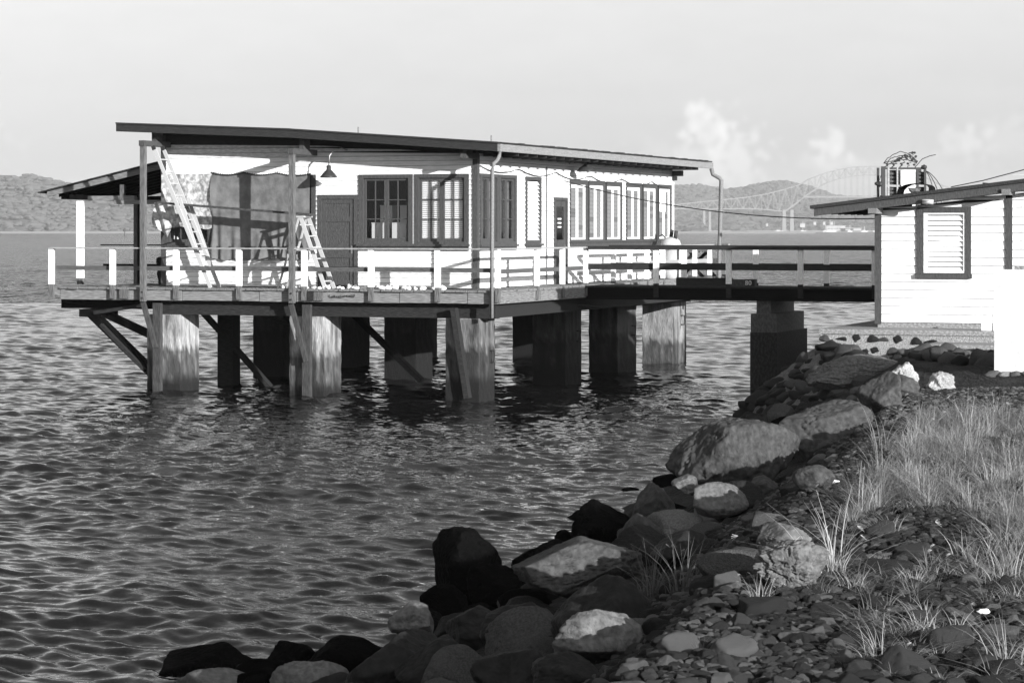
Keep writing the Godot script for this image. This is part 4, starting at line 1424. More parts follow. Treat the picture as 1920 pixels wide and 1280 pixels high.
func painters_gear() -> void:
	frame = pier
	# leaning ladder: its rungs run away from the viewer
	var t := thing("extension_ladder", "long aluminium ladder leaning left under the eave beside the canvas", "ladder", -6.3, 2.5, -0.8)
	var foot := Vector2(-6.22, 2.5)
	var head := Vector2(-7.68, 5.72)
	for b in [-1.02, -0.58]:
		var g := ng()
		g.bar(v(foot.x, foot.y, b), v(head.x, head.y, b), 0.03, 0.085, Vector3.RIGHT)
		part(g, "rail", M.aluminium, t)
		g = ng()
		g.bar(v(head.x - 0.02, head.y + 0.0, b), v(head.x - 0.05, head.y + 0.09, b), 0.04, 0.09, Vector3.RIGHT)
		part(g, "rubber_tip", M.iron, t)
		g = ng()
		g.bar(v(foot.x + 0.75 * (head.x - foot.x) * 0.25 + 0.06, 2.95, b + 0.035), v(head.x + 0.62, 4.6, b + 0.035), 0.03, 0.08, Vector3.RIGHT)
		part(g, "fly_rail", M.aluminium, t)
	for k in 11:
		var q := foot.lerp(head, (k + 0.6) / 11.4)
		var g := ng()
		g.tube([v(q.x, q.y, -1.02), v(q.x, q.y, -0.58)], 0.017, 6)
		part(g, "rung", M.aluminium, t)
	# stepladder
	t = thing("stepladder", "open aluminium stepladder standing before the dark door", "stepladder", -3.75, 2.5, -0.8)
	for b in [-1.0, -0.52]:
		var g := ng()
		g.bar(v(-3.95, 4.14, b * 0.85 - 0.1), v(-3.3, 2.5, b), 0.03, 0.09, Vector3.RIGHT)
		part(g, "front_rail", M.aluminium, t)
		g = ng()
		g.bar(v(-3.99, 4.12, b * 0.85 - 0.1), v(-4.5, 2.5, b), 0.025, 0.045, Vector3.RIGHT)
		part(g, "rear_rail", M.aluminium, t)
	for k in 6:
		var s := (k + 0.7) / 6.4
		var g := ng()
		var x := lerpf(-3.95, -3.3, s)
		var y := lerpf(4.14, 2.5, s)
		g.box(v(x - 0.05, y - 0.014, -0.97), v(x + 0.03, y + 0.014, -0.53))
		part(g, "step", M.aluminium, t)
		if k % 2 == 0:
			g = ng()
			x = lerpf(-3.99, -4.5, s)
			g.bar(v(x, y, -0.97), v(x, y, -0.53), 0.03, 0.04)
			part(g, "rear_bar", M.aluminium, t)
	bx("top_cap", M.aluminium, t, -4.05, -3.86, 4.13, 4.165, -0.98, -0.5)
	bx("paint_shelf", M.aluminium, t, -4.3, -3.9, 3.36, 3.39, -0.95, -0.55)
	# scaffold plank between the two
	t = thing("scaffold_plank", "long dark plank bridging from the leaning ladder to the stepladder", "plank", -5.8, 4.3, -0.75)
	var g0 := ng()
	g0.hexa([v(-7.72, 4.46, -0.62), v(-7.72, 4.46, -0.92), v(-3.75, 4.17, -0.92), v(-3.75, 4.17, -0.62), v(-7.72, 4.505, -0.62), v(-7.72, 4.505, -0.92), v(-3.75, 4.215, -0.92), v(-3.75, 4.215, -0.62)])
	part(g0, "board", M.plank_wood, t)
	# paint-stained canvas over the left window
	cloth("canvas_sheet", "pale paint-stained canvas hung over the left front window", "drop cloth", M.canvas, -8.02, -6.67, func(_s): return 5.17, func(s): return 3.93 - 0.06 * s + 0.02 * sin(s * 20.0), func(s, k): return 0.075 + 0.015 * sin(s * 13.0 + k * 2.0) + 0.02 * wob.get_noise_2d(s * 22.0, k * 22.0) + 0.03 * (1.0 - k) * (1.0 - s))
	cloth("canvas_corner", "loose pale canvas corner flapping past the left corner of the front wall", "drop cloth", M.canvas, -8.22, -7.72, func(s): return 4.5 - 0.1 * s, func(s): return 3.97 - 0.36 * s + maxf(0.0, s - 0.85) * 1.6, func(s, k): return 0.16 + 0.05 * sin(s * 9.0 + k * 5.0) - 0.05 * k, 30, 24)
	# dark cloth with a scalloped top and hanging folds
	var scallop := func(s: float) -> float: return 5.19 - 0.055 * absf(sin(s * PI * 3.0)) - 0.05 * s * s
	var dc := cloth("dark_drop_cloth", "large dark drop cloth with scalloped top covering the wide front window", "drop cloth", M.dark_cloth, -6.69, -4.12, scallop, func(s): return 3.15 + 0.02 * sin(s * 31.0) + 0.01 * sin(s * 77.0), func(s, k): return 0.1 + (1.0 - k) * (0.032 * sin(s * 46.0 + 2.5 * sin(s * 9.0)) + 0.012 * sin(s * 83.0)) * (1.0 - k) * (0.25 + 0.75 * smoothstep(0.0, 0.8, absf(s - 0.45) * 2.0 + (0.45 - k))) + 0.015 * sin(s * 7.0 + k * 3.0) + 0.05 * exp(-s * 30.0) * sin(k * 9.0 + 1.0), 140, 40)
	var fr := ng()
	for k in 120:
		var s := k / 119.0
		var a := lerpf(-6.69, -4.1, s)
		fr.bar(v(a, scallop.call(s) - 0.004, -0.12), v(a + 0.016, scallop.call(s) + 0.02 + 0.012 * sin(k * 2.3), -0.13), 0.014, 0.016)
	part(fr, "fringe", M.iron, dc)
	# paint scrapings along the deck edge
	for k in 30:
		var a := -4.4 + k * 0.135 + rng.randf_range(-0.05, 0.05)
		if k > 22: a = -1.55 + (k - 22) * 0.17
		if a > -2.3 and a < -2.1: continue
		var s := rng.randf_range(0.045, 0.085)
		var b := rng.randf_range(-1.1, -0.75)
		var o := inst(SCRAP[k % 4], "paint_scraping", M.scrap_white, frame * Transform3D(Basis(Vector3.UP, rng.randf() * TAU).scaled(Vector3(s * 1.3, s, s)), v(a, 2.5 + s * 0.5, b)))
		tag(o, "white clump of paint scrapings lying along the deck edge below the front wall", "debris", "paint scrapings along the deck edge")


var SCRAP := []


func deck_things() -> void:
	frame = pier
	# gas cylinder at the far end of the side deck
	var t := thing("gas_tank", "tall rounded gas cylinder with two dark valve handles on the side deck", "gas tank", 0.62, 2.5, 12.9)
	var g := G.new(cur, true)
	g.lathe(v(0.62, 2.5, 12.9), [Vector2(0.16, 0.0), Vector2(0.22, 0.04), Vector2(0.23, 0.2), Vector2(0.23, 0.88), Vector2(0.28, 0.9), Vector2(0.28, 0.96), Vector2(0.25, 1.05), Vector2(0.17, 1.12), Vector2(0.06, 1.15), Vector2(0.0, 1.15)], 24)
	part(g, "body", M.aluminium, t)
	for s in [[-0.03, 1.13, 0.12], [0.14, 1.1, -0.05]]:
		g = G.new(cur, true)
		g.tube([v(0.62 + s[0], 2.5 + s[1], 12.9 + s[2]), v(0.62 + s[0] + 0.03, 2.72 + s[1], 12.9 + s[2])], 0.055, 8)
		part(g, "valve_handle", M.iron, t)
	g = ng()
	g.tube([v(0.5, 3.62, 12.8), v(0.42, 3.72, 12.75), v(0.34, 3.66, 12.7), v(0.3, 3.4, 12.6)], 0.02, 6)
	part(g, "hose", M.iron, t)
	# picnic table on the end platform
	t = thing("picnic_table", "timber picnic table with dark crossed legs behind the far white posts", "picnic table", 0.3, 2.5, 16.4)
	for k in 4:
		bx("table_plank", M.grey_timber_cross, t, -0.1 + k * 0.17, 0.06 + k * 0.17, 3.2, 3.24, 15.4, 17.2)
	bx("bench", M.rail_pale, t, 0.72, 0.88, 2.9, 2.94, 15.4, 17.2)
	bx("bench", M.rail_pale, t, -0.55, -0.35, 2.9, 2.94, 15.4, 17.2)
	for b in [15.7, 16.9]:
		for s in [-1.0, 1.0]:
			g = ng()
			g.bar(v(0.22 - s * 0.25, 3.2, b), v(0.22 + s * 0.5, 2.5, b + s * 0.03), 0.06, 0.09)
			part(g, "leg", M.dark_timber, t)
	# box girder lying on the walkway
	t = thing("steel_beam", "dark steel beam lying on the walkway, painted number at its end", "beam", 4.0, 2.5, 5.4)
	bx("web", M.dark_rail, t, 3.12, 4.5, 2.5, 2.69, 5.25, 5.45)
	bx("pale_end", M.pier_mid, t, 4.502, 4.86, 2.5, 2.66, 5.25, 5.45)
	bx("end_plate", M.dark_rail, t, 4.862, 5.08, 2.5, 2.665, 5.24, 5.46)
	var tm := TextMesh.new()
	tm.text = "80"
	tm.font_size = 12
	tm.pixel_size = 0.012
	tm.depth = 0.004
	inst(tm, "number", M.blind_white, Transform3D(Basis(), v(4.93, 2.58, 5.235) - cur), t)
	# wooden pallet step by the walkway end
	t = thing("landing_step", "low plank step on the side deck below the gas tank", "step", 0.4, 2.5, 13.2)
	for k in 4:
		bx("step_board", M.grey_timber, t, -0.05, 0.8, 2.56, 2.6, 13.3 + k * 0.16, 13.44 + k * 0.16)
	bx("bearer", M.grey_timber_cross, t, 0.0, 0.08, 2.505, 2.558, 13.3, 13.9)
	bx("bearer", M.grey_timber_cross, t, 0.66, 0.74, 2.505, 2.558, 13.3, 13.9)
	# cable from the house to the shed
	frame = Transform3D()
	var p := pier * v(0.06, 5.06, 5.8)
	var q := shed * v(-0.05, 4.08, -0.02)
	t = thing("overhead_cable", "thin black cable sagging from the side wall to the shed eave", "cable", p.x, p.y, -p.z)
	var pts := []
	for k in 25:
		var s := k / 24.0
		pts.append(p.lerp(q, s) - Vector3(0, 0.55 * s * (1.0 - s) * 2.0, 0))
	g = ng()
	g.tube(pts, 0.012, 5)
	part(g, "wire", M.iron, t)


func shed_house() -> void:
	frame = shed
	var t := thing("shore_shed", "white clapboard shed with a louvred window and low dark roof on the shore", "shed", 2.0, 1.83, 2.0)
	var hole := [[0.9, 2.92, 1.92, 4.27]]
	var top := [0.0, 4.24, 7.0, 5.07]
	var g := ng()
	sheet(g, 0, 0.0, 6.5, 1.93, 4.2, -0.1, -0.001, hole)
	g.hexa([v(0.0, 4.2, 0.1), v(0.0, 4.2, 0.001), v(6.5, 4.2, 0.001), v(6.5, 4.2, 0.1), v(0.0, 4.25, 0.1), v(0.0, 4.25, 0.001), v(6.5, 5.0, 0.001), v(6.5, 5.0, 0.1)])
	var fw := part(g, "front_wall", M.dark_timber, t)
	siding(fw, 0, 0.1, 2.66, 1.94, top, 0.168, hole, [M.white_paint, M.white_paint], 0.012)
	siding(fw, 0, 2.8, 6.5, 1.94, top, 0.168, [], [M.white_paint, M.white_paint], 0.012)
	bx("left_wall", M.white_paint, t, 0.0, 0.1, 1.93, 4.25, 0.102, 3.9)
	bx("rear_wall", M.white_paint, t, 0.0, 6.5, 1.93, 4.3, 3.9, 4.0)
	bx("right_wall", M.white_paint, t, 6.4, 6.5, 1.93, 4.9, 0.102, 3.89)
	bx("footing", M.concrete, t, 0.02, 6.5, 1.7, 1.928, -0.02, 3.9)
	bx("corner_board", M.trim_paint, t, -0.04, 0.098, 1.9, 4.2, -0.045, 0.1)
	bx("corner_board", M.trim_paint, t, 2.662, 2.798, 1.93, 4.5, -0.045, -0.002)
	# roof
	var z := func(a: float) -> float: return 4.352 + (a + 1.27) * 0.1188
	g = ng()
	g.hexa([v(-1.27, z.call(-1.27) - 0.07, 4.5), v(-1.27, z.call(-1.27) - 0.07, -0.62), v(7.0, z.call(7.0) - 0.07, -0.62), v(7.0, z.call(7.0) - 0.07, 4.5), v(-1.27, z.call(-1.27), 4.5), v(-1.27, z.call(-1.27), -0.62), v(7.0, z.call(7.0), -0.62), v(7.0, z.call(7.0), 4.5)])
	var roof := part(g, "roof", M.roofing, t)
	g = ng()
	g.hexa([v(-1.2, z.call(-1.2) - 0.23, -0.5), v(-1.2, z.call(-1.2) - 0.23, -0.56), v(7.0, z.call(7.0) - 0.23, -0.56), v(7.0, z.call(7.0) - 0.23, -0.5), v(-1.2, z.call(-1.2) - 0.073, -0.5), v(-1.2, z.call(-1.2) - 0.073, -0.56), v(7.0, z.call(7.0) - 0.073, -0.56), v(7.0, z.call(7.0) - 0.073, -0.5)])
	part(g, "rake_board", M.trim_paint, roof)
	for k in 8:
		var b := -0.44 + k * 0.6
		g = ng()
		g.hexa([v(-1.15, z.call(-1.15) - 0.2, b + 0.05), v(-1.15, z.call(-1.15) - 0.2, b), v(-0.05, z.call(-0.05) - 0.2, b), v(-0.05, z.call(-0.05) - 0.2, b + 0.05), v(-1.15, z.call(-1.15) - 0.072, b + 0.05), v(-1.15, z.call(-1.15) - 0.072, b), v(-0.05, z.call(-0.05) - 0.072, b), v(-0.05, z.call(-0.05) - 0.072, b + 0.05)])
		part(g, "rafter", M.fascia_paint, roof)
	bx("outrigger", M.grey_timber_cross, t, -0.05, 0.13, 4.18, 4.29, -0.62, 0.0)
	bx("outrigger", M.grey_timber_cross, t, 2.68, 2.85, 4.55, 4.67, -0.62, 0.0)
	g = G.new(cur, true)
	g.tube([v(1.08, 4.43, -0.62), v(1.3, 4.41, -0.62)], 0.05, 12)
	part(g, "vent_pipe", M.aluminium, roof)
	for a in [0.2, 0.9, 2.3, 3.4]:
		bx("felt_lap", M.roofing, roof, a, a + 0.05, z.call(a) + 0.002, z.call(a) + 0.025, -0.63, 3.0)
	# louvred window
	g = ng()
	sheet(g, 0, 0.84, 1.96, 2.94, 4.32, -0.05, 0.05, [[0.98, 2.96, 1.84, 4.2]])
	var win := part(g, "louvre_window", M.trim_paint, t)
	bx("sill", M.trim_paint, win, 0.82, 1.98, 2.85, 2.938, -0.09, -0.02)
	g = ng()
	sheet(g, 0, 0.982, 1.838, 2.962, 4.198, -0.05, 0.035, [[1.05, 3.0, 1.8, 4.16]])
	part(g, "inner_frame", M.white_post_paint, win)
	for k in 11:
		louvre(win, 0, 1.05, 1.8, 3.005 + k * 0.105, 0.105)
	# bolts on the second section
	for k in 7:
		g = ng()
		g.tube([v(2.98, 3.3 + k * 0.17, -0.035), v(2.98, 3.3 + k * 0.17, -0.02)], 0.008, 6)
		part(g, "nail_head", M.iron, t)
	# apron slab, with kerb
	var s := thing("concrete_apron", "pale concrete slab before the shed above the masonry slope", "slab", 2.0, 1.5, -0.6)
	bx("slab", M.concrete, s, -0.9, 7.0, 1.73, 1.828, -1.3, 4.6)
	bx("step", M.concrete, s, 1.5, 7.0, 1.3, 1.6, -2.4, -1.305)
	var fa := thing("stone_footing", "pale mortared wall face with a row of dark stones under the concrete slab", "masonry", 0.4, 1.2, -1.2)
	bx("mortar_bed", mat("pale_mortar", 0.2, 0.5, Vector3(1.5, 1.5, 1.5), 0.95, 2.0, 24, 0.03, 6), fa, -0.88, 7.0, 1.1, 1.727, -1.27, 2.0)
	var sk := [rock(520, 3, 10, 12.0, 0.08), rock(521, 3, 11, 12.0, 0.08), rock(522, 3, 10, 12.0, 0.08)]
	for k in 13:
		var sa := -0.75 + (k % 8) * 0.3 + (0.15 if k > 7 else 0.0)
		var sh := 1.62 if k < 8 else 1.38
		inst(sk[k % 3], "stone", M.rock_dark if k % 4 else M.rock_mid, Transform3D(Basis(Vector3.FORWARD, rng.randf_range(-0.4, 0.4)).scaled(Vector3(rng.randf_range(0.12, 0.2), rng.randf_range(0.06, 0.1), 0.06)), v(sa + rng.randf_range(-0.07, 0.07), sh + rng.randf_range(-0.03, 0.03), -1.25) - cur), fa)
	var c := thing("white_box", "small white painted box at the foot of the shed wall beside the low wall", "box", 2.45, 1.83, -1.0)
	bx("case", M.white_render, c, 2.36, 2.55, 1.83, 2.14, -1.1, -0.9)
	bx("lid", M.white_render, c, 2.345, 2.565, 2.142, 2.16, -1.115, -0.885)
	bx("post", M.white_render, c, 2.58, 2.66, 1.83, 2.2, -1.0, -0.92)
	# felt and a rag on the roof
	c = thing("roofing_felt_roll", "curled sheet of dark roofing felt lying on the shed roof", "roofing felt", 0.75, 4.6, 0.3)
	g = G.new(cur)
	for k in 10:
		var a0 := PI * k / 10.0
		var a1 := PI * (k + 1) / 10.0
		var f := func(q: float, b: float) -> Vector3:
			var x := 0.74 - 0.34 * cos(q) + 0.05 * sin(q)
			return v(x, z.call(x) + 0.22 * pow(sin(q), 0.6) * (1.15 - 0.5 * (x - 0.4)), b)
		g.quad(f.call(a0, 0.0), f.call(a0, 0.7), f.call(a1, 0.7), f.call(a1, 0.0))
	part(g, "sheet", M.tarred_timber, c)
	c = thing("rag", "light crumpled rag tucked under the curled roofing felt", "rag", 0.76, 4.6, 0.05)
	inst(rock(311, 3, 9, 9.0, 0.12, [], 0.0, Vector3(0.13, 0.07, 0.08)), "cloth", M.pebble_light, Transform3D(Basis(Vector3.BACK, -0.4), Vector3(0, 0.05, 0)), c)
	# wire rising to the right
	c = thing("overhead_cable", "thin wire rising to the right above the shed roof", "cable", 2.2, 4.78, 0)
	g = ng()
	g.tube([v(1.6, 4.72, -0.3), v(2.26, 4.85, -0.3), v(4.0, 5.3, -0.3), (v(9.0, 6.7, -0.3))], 0.011, 5)
	part(g, "wire", M.iron, c)
	# low white wall, nearer the viewer
	frame = Transform3D(Basis(Vector3.UP, -TH), Vector3(7.78, 0, -40.4))
	c = thing("low_white_wall", "thick plain white rendered wall end at the right edge before the shed", "wall", 2.0, 1.45, 0.2)
	bx("wall_body", M.white_render, c, 0.0, 5.0, 1.2, 3.21, 0.0, 0.3)
	for k in 9:
		inst(rock(530 + k % 3, 2, 9, 20.0, 0.06), "base_stone", M.pale_mortar if k % 2 else M.rock_light, Transform3D(Basis(Vector3.UP, k * 1.3).scaled(Vector3(0.13, 0.07, 0.08)), v(-0.02 + k * 0.19, 1.52, -0.03) - cur), c)
	bx("coping", M.concrete, c, 0.32, 5.0, 3.213, 3.26, 0.01, 0.29)


func tower() -> void:
	frame = Transform3D()
	var t := thing("slatted_tower", "rusty slatted tower with a white board and twisted iron rods behind the shed", "tower", 10.3, 1.4, 66.4)
	for p in [[9.74, 0.1, M.iron], [9.9, 0.05, M.rail_pale], [10.14, 0.04, M.rail_pale], [10.66, 0.06, M.iron], [10.86, 0.06, M.iron]]:
		bx("post", p[2], t, p[0], p[0] + p[1], 1.4, 5.52 - (p[0] - 9.7) * 0.06, 66.0, 66.08)
	for p in [9.74, 10.86]:
		bx("post", M.iron, t, p, p + 0.06, 1.4, 5.5, 66.8, 66.88)
	for y in [4.98, 5.44, 3.9, 2.8]:
		bx("cross_rail", M.rail_pale if y < 5.0 else M.iron, t, 9.84, 10.92, y, y + 0.05, 66.005, 66.05)
	for k in 34:
		var y := 2.0 + k * 0.1
		bx("slat", M.trim_paint, t, 9.93, 10.24, y, y + 0.055, 66.1, 66.13)
		bx("slat", M.trim_paint, t, 10.62, 10.88, y, y + 0.055, 66.1, 66.13)
	bx("back_panel", M.dark_rail, t, 9.93, 10.25, 1.9, 5.42, 66.14, 66.17)
	bx("back_panel", M.dark_rail, t, 10.6, 10.88, 1.9, 5.38, 66.14, 66.17)
	bx("white_board", M.white_render, t, 10.255, 10.625, 4.0, 5.42, 65.95, 65.99)
	# twisted rods
	var r := RandomNumberGenerator.new()
	r.seed = 21
	for k in 5:
		var x0 := 9.8 + k * 0.23
		var pts := []
		var lean: float = [0.55, 0.32, 0.3, 0.14, -0.04][k]
		var hh: float = [0.36, 0.42, 0.5, 0.48, 0.4][k]
		for i in 13:
			var s := i / 12.0
			pts.append(v(x0 + lean * s + (0.045 if i % 2 == 0 else -0.03) * minf(1.0, s * 4.0), 5.48 + hh * s - 0.08 * s * s + r.randf_range(-0.012, 0.012), 66.1 + 0.1 * k))
		var g := ng()
		g.tube(pts, 0.016, 5)
		for i in [3, 6, 9, 12]:
			g.lathe(pts[i], [Vector2(0.0, -0.035), Vector2(0.035, -0.01), Vector2(0.035, 0.015), Vector2(0.0, 0.035)], 6)
		part(g, "twisted_rod", M.iron, t)
	for k in 3:
		var pts := []
		for i in 16:
			var s := i / 15.0
			pts.append(v(9.85 + s * 0.85, 5.55 + (0.16 + k * 0.1) * sin(s * PI * 0.8 + 0.2) + r.randf_range(-0.02, 0.02), 66.2 + 0.1 * k))
		var g := ng()
		g.tube(pts, 0.01, 4)
		part(g, "bent_wire", M.iron, t)
	for k in 3:
		var pts := []
		for i in 12:
			var s := i / 11.0
			pts.append(v(10.92 + s * (0.55 - 0.1 * k) , 5.42 - 0.15 * s - s * s * (0.5 + 0.2 * k), 66.3))
		var g := ng()
		g.tube(pts, 0.01, 4)
		part(g, "slack_wire", M.iron, t)
	for p in [[9.69, 5.05, 0.08], [10.86, 5.5, 0.07], [9.62, 5.06, 0.06]]:
		var g := ng()
		g.lathe(v(p[0], p[1], 66.0), [Vector2(0.0, -p[2]), Vector2(p[2] * 1.1, -p[2] * 0.3), Vector2(p[2] * 1.1, p[2] * 0.4), Vector2(0.0, p[2])], 8)
		part(g, "insulator", M.iron, t)
	var g := ng()
	g.tube([v(9.74, 5.3, 66.0), v(9.66, 5.1, 66.0), v(9.62, 4.6, 66.0), v(9.63, 4.2, 66.0)], 0.012, 4)
	part(g, "slack_wire", M.iron, t)
	g = ng()
	g.tube([v(10.7, 5.55, 66.2), v(10.85, 5.72, 66.2), v(11.05, 5.8, 66.2), v(11.2, 5.83, 66.2)], 0.01, 4)
	part(g, "bent_wire", M.iron, t)


# ---------- rubble masonry below the shed
func masonry() -> void:
	frame = Transform3D()
	var t := thing("masonry_slope", "mortared rubble slope running from the shed slab down to the water", "masonry slope", 5.5, 0.0, 48.0)
	var A0 := v(4.35, -0.25, 51.4)
	var A1 := v(5.2, 0.15, 43.6)
	var B0 := v(6.45, 1.62, 50.6)
	var B1 := v(7.6, 1.3, 44.6)
	var at := func(s: float, k: float) -> Vector3:
		var p := A0.lerp(A1, s).lerp(B0.lerp(B1, s), k)
		var bulge := sin(k * PI) * 0.2 - 0.1 * sin(s * PI)
		return p + Vector3(-0.5, 0.75, 0.4) * bulge
	var vs := PackedVector3Array()
	var fs := PackedInt32Array()
	var nk := 50
	var ns := 60
	for i in nk + 1:
		for j in ns + 1:
			var p: Vector3 = at.call(j / float(ns), i / float(nk))
			var n := wob.get_noise_3dv(p * 5.0)
			vs.append(p + Vector3(-0.5, 0.8, 0.4) * n * 0.09 - cur)
	for i in nk:
		for j in ns:
			var p := i * (ns + 1) + j
			fs.append_array(PackedInt32Array([p, p + 1, p + ns + 1, p + 1, p + ns + 2, p + ns + 1]))
	inst(shaded(vs, fs), "mortar_bed", M.mortar, Transform3D(), t)
	var kinds := []
	for k in 6:
		kinds.append(rock(500 + k, 2, 12, 12.0, 0.08))
	var r := RandomNumberGenerator.new()
	r.seed = 5
	for i in 11:
		for j in 12:
			var s := (j + 0.5 + r.randf_range(-0.28, 0.28) + (0.5 if i % 2 else 0.0)) / 12.5
			var k := (i + 0.5 + r.randf_range(-0.25, 0.25)) / 11.0
			if s > 1.0 or k > 0.97: continue
			var p: Vector3 = at.call(s, k)
			var sz := r.randf_range(0.1, 0.3)
			p -= Vector3(-0.5, 0.75, 0.4) * sz * 0.3
			var bs := Basis(Vector3(r.randfn(), r.randfn(), r.randfn()).normalized(), r.randf() * 0.7) * Basis(Vector3.FORWARD, -0.6) * Basis(Vector3.UP, r.randf() * TAU)
			inst(kinds[(i + j) % 6], "stone", M.rock_dark if k < 0.5 or r.randf() < 0.5 else M.rock_mid, Transform3D(bs.scaled(Vector3(sz * 1.3, sz * 0.75, sz * 1.5)), p - cur), t)
	# dry stones stepped between slab and low wall
	var kt := thing("rubble_kerb", "rough low kerb of broken stones and mortar between the shed slab and the low wall", "stone kerb", 8.0, 1.5, 46.0)
	for k in 34:
		var s := k / 33.0
		var p := v(7.5 + s * 1.3 + r.randf_range(-0.2, 0.2), 1.5 + r.randf_range(-0.05, 0.1), 47.2 - s * 2.0 - (k % 3) * 1.3)
		var sz := r.randf_range(0.1, 0.24)
		inst(kinds[k % 6], "stone", [M.rock_dark, M.rock_mid, M.mortar][r.randi() % 3], Transform3D(Basis(Vector3.UP, r.randf() * TAU).scaled(Vector3(sz * 1.5, sz, sz)), p - cur), kt)


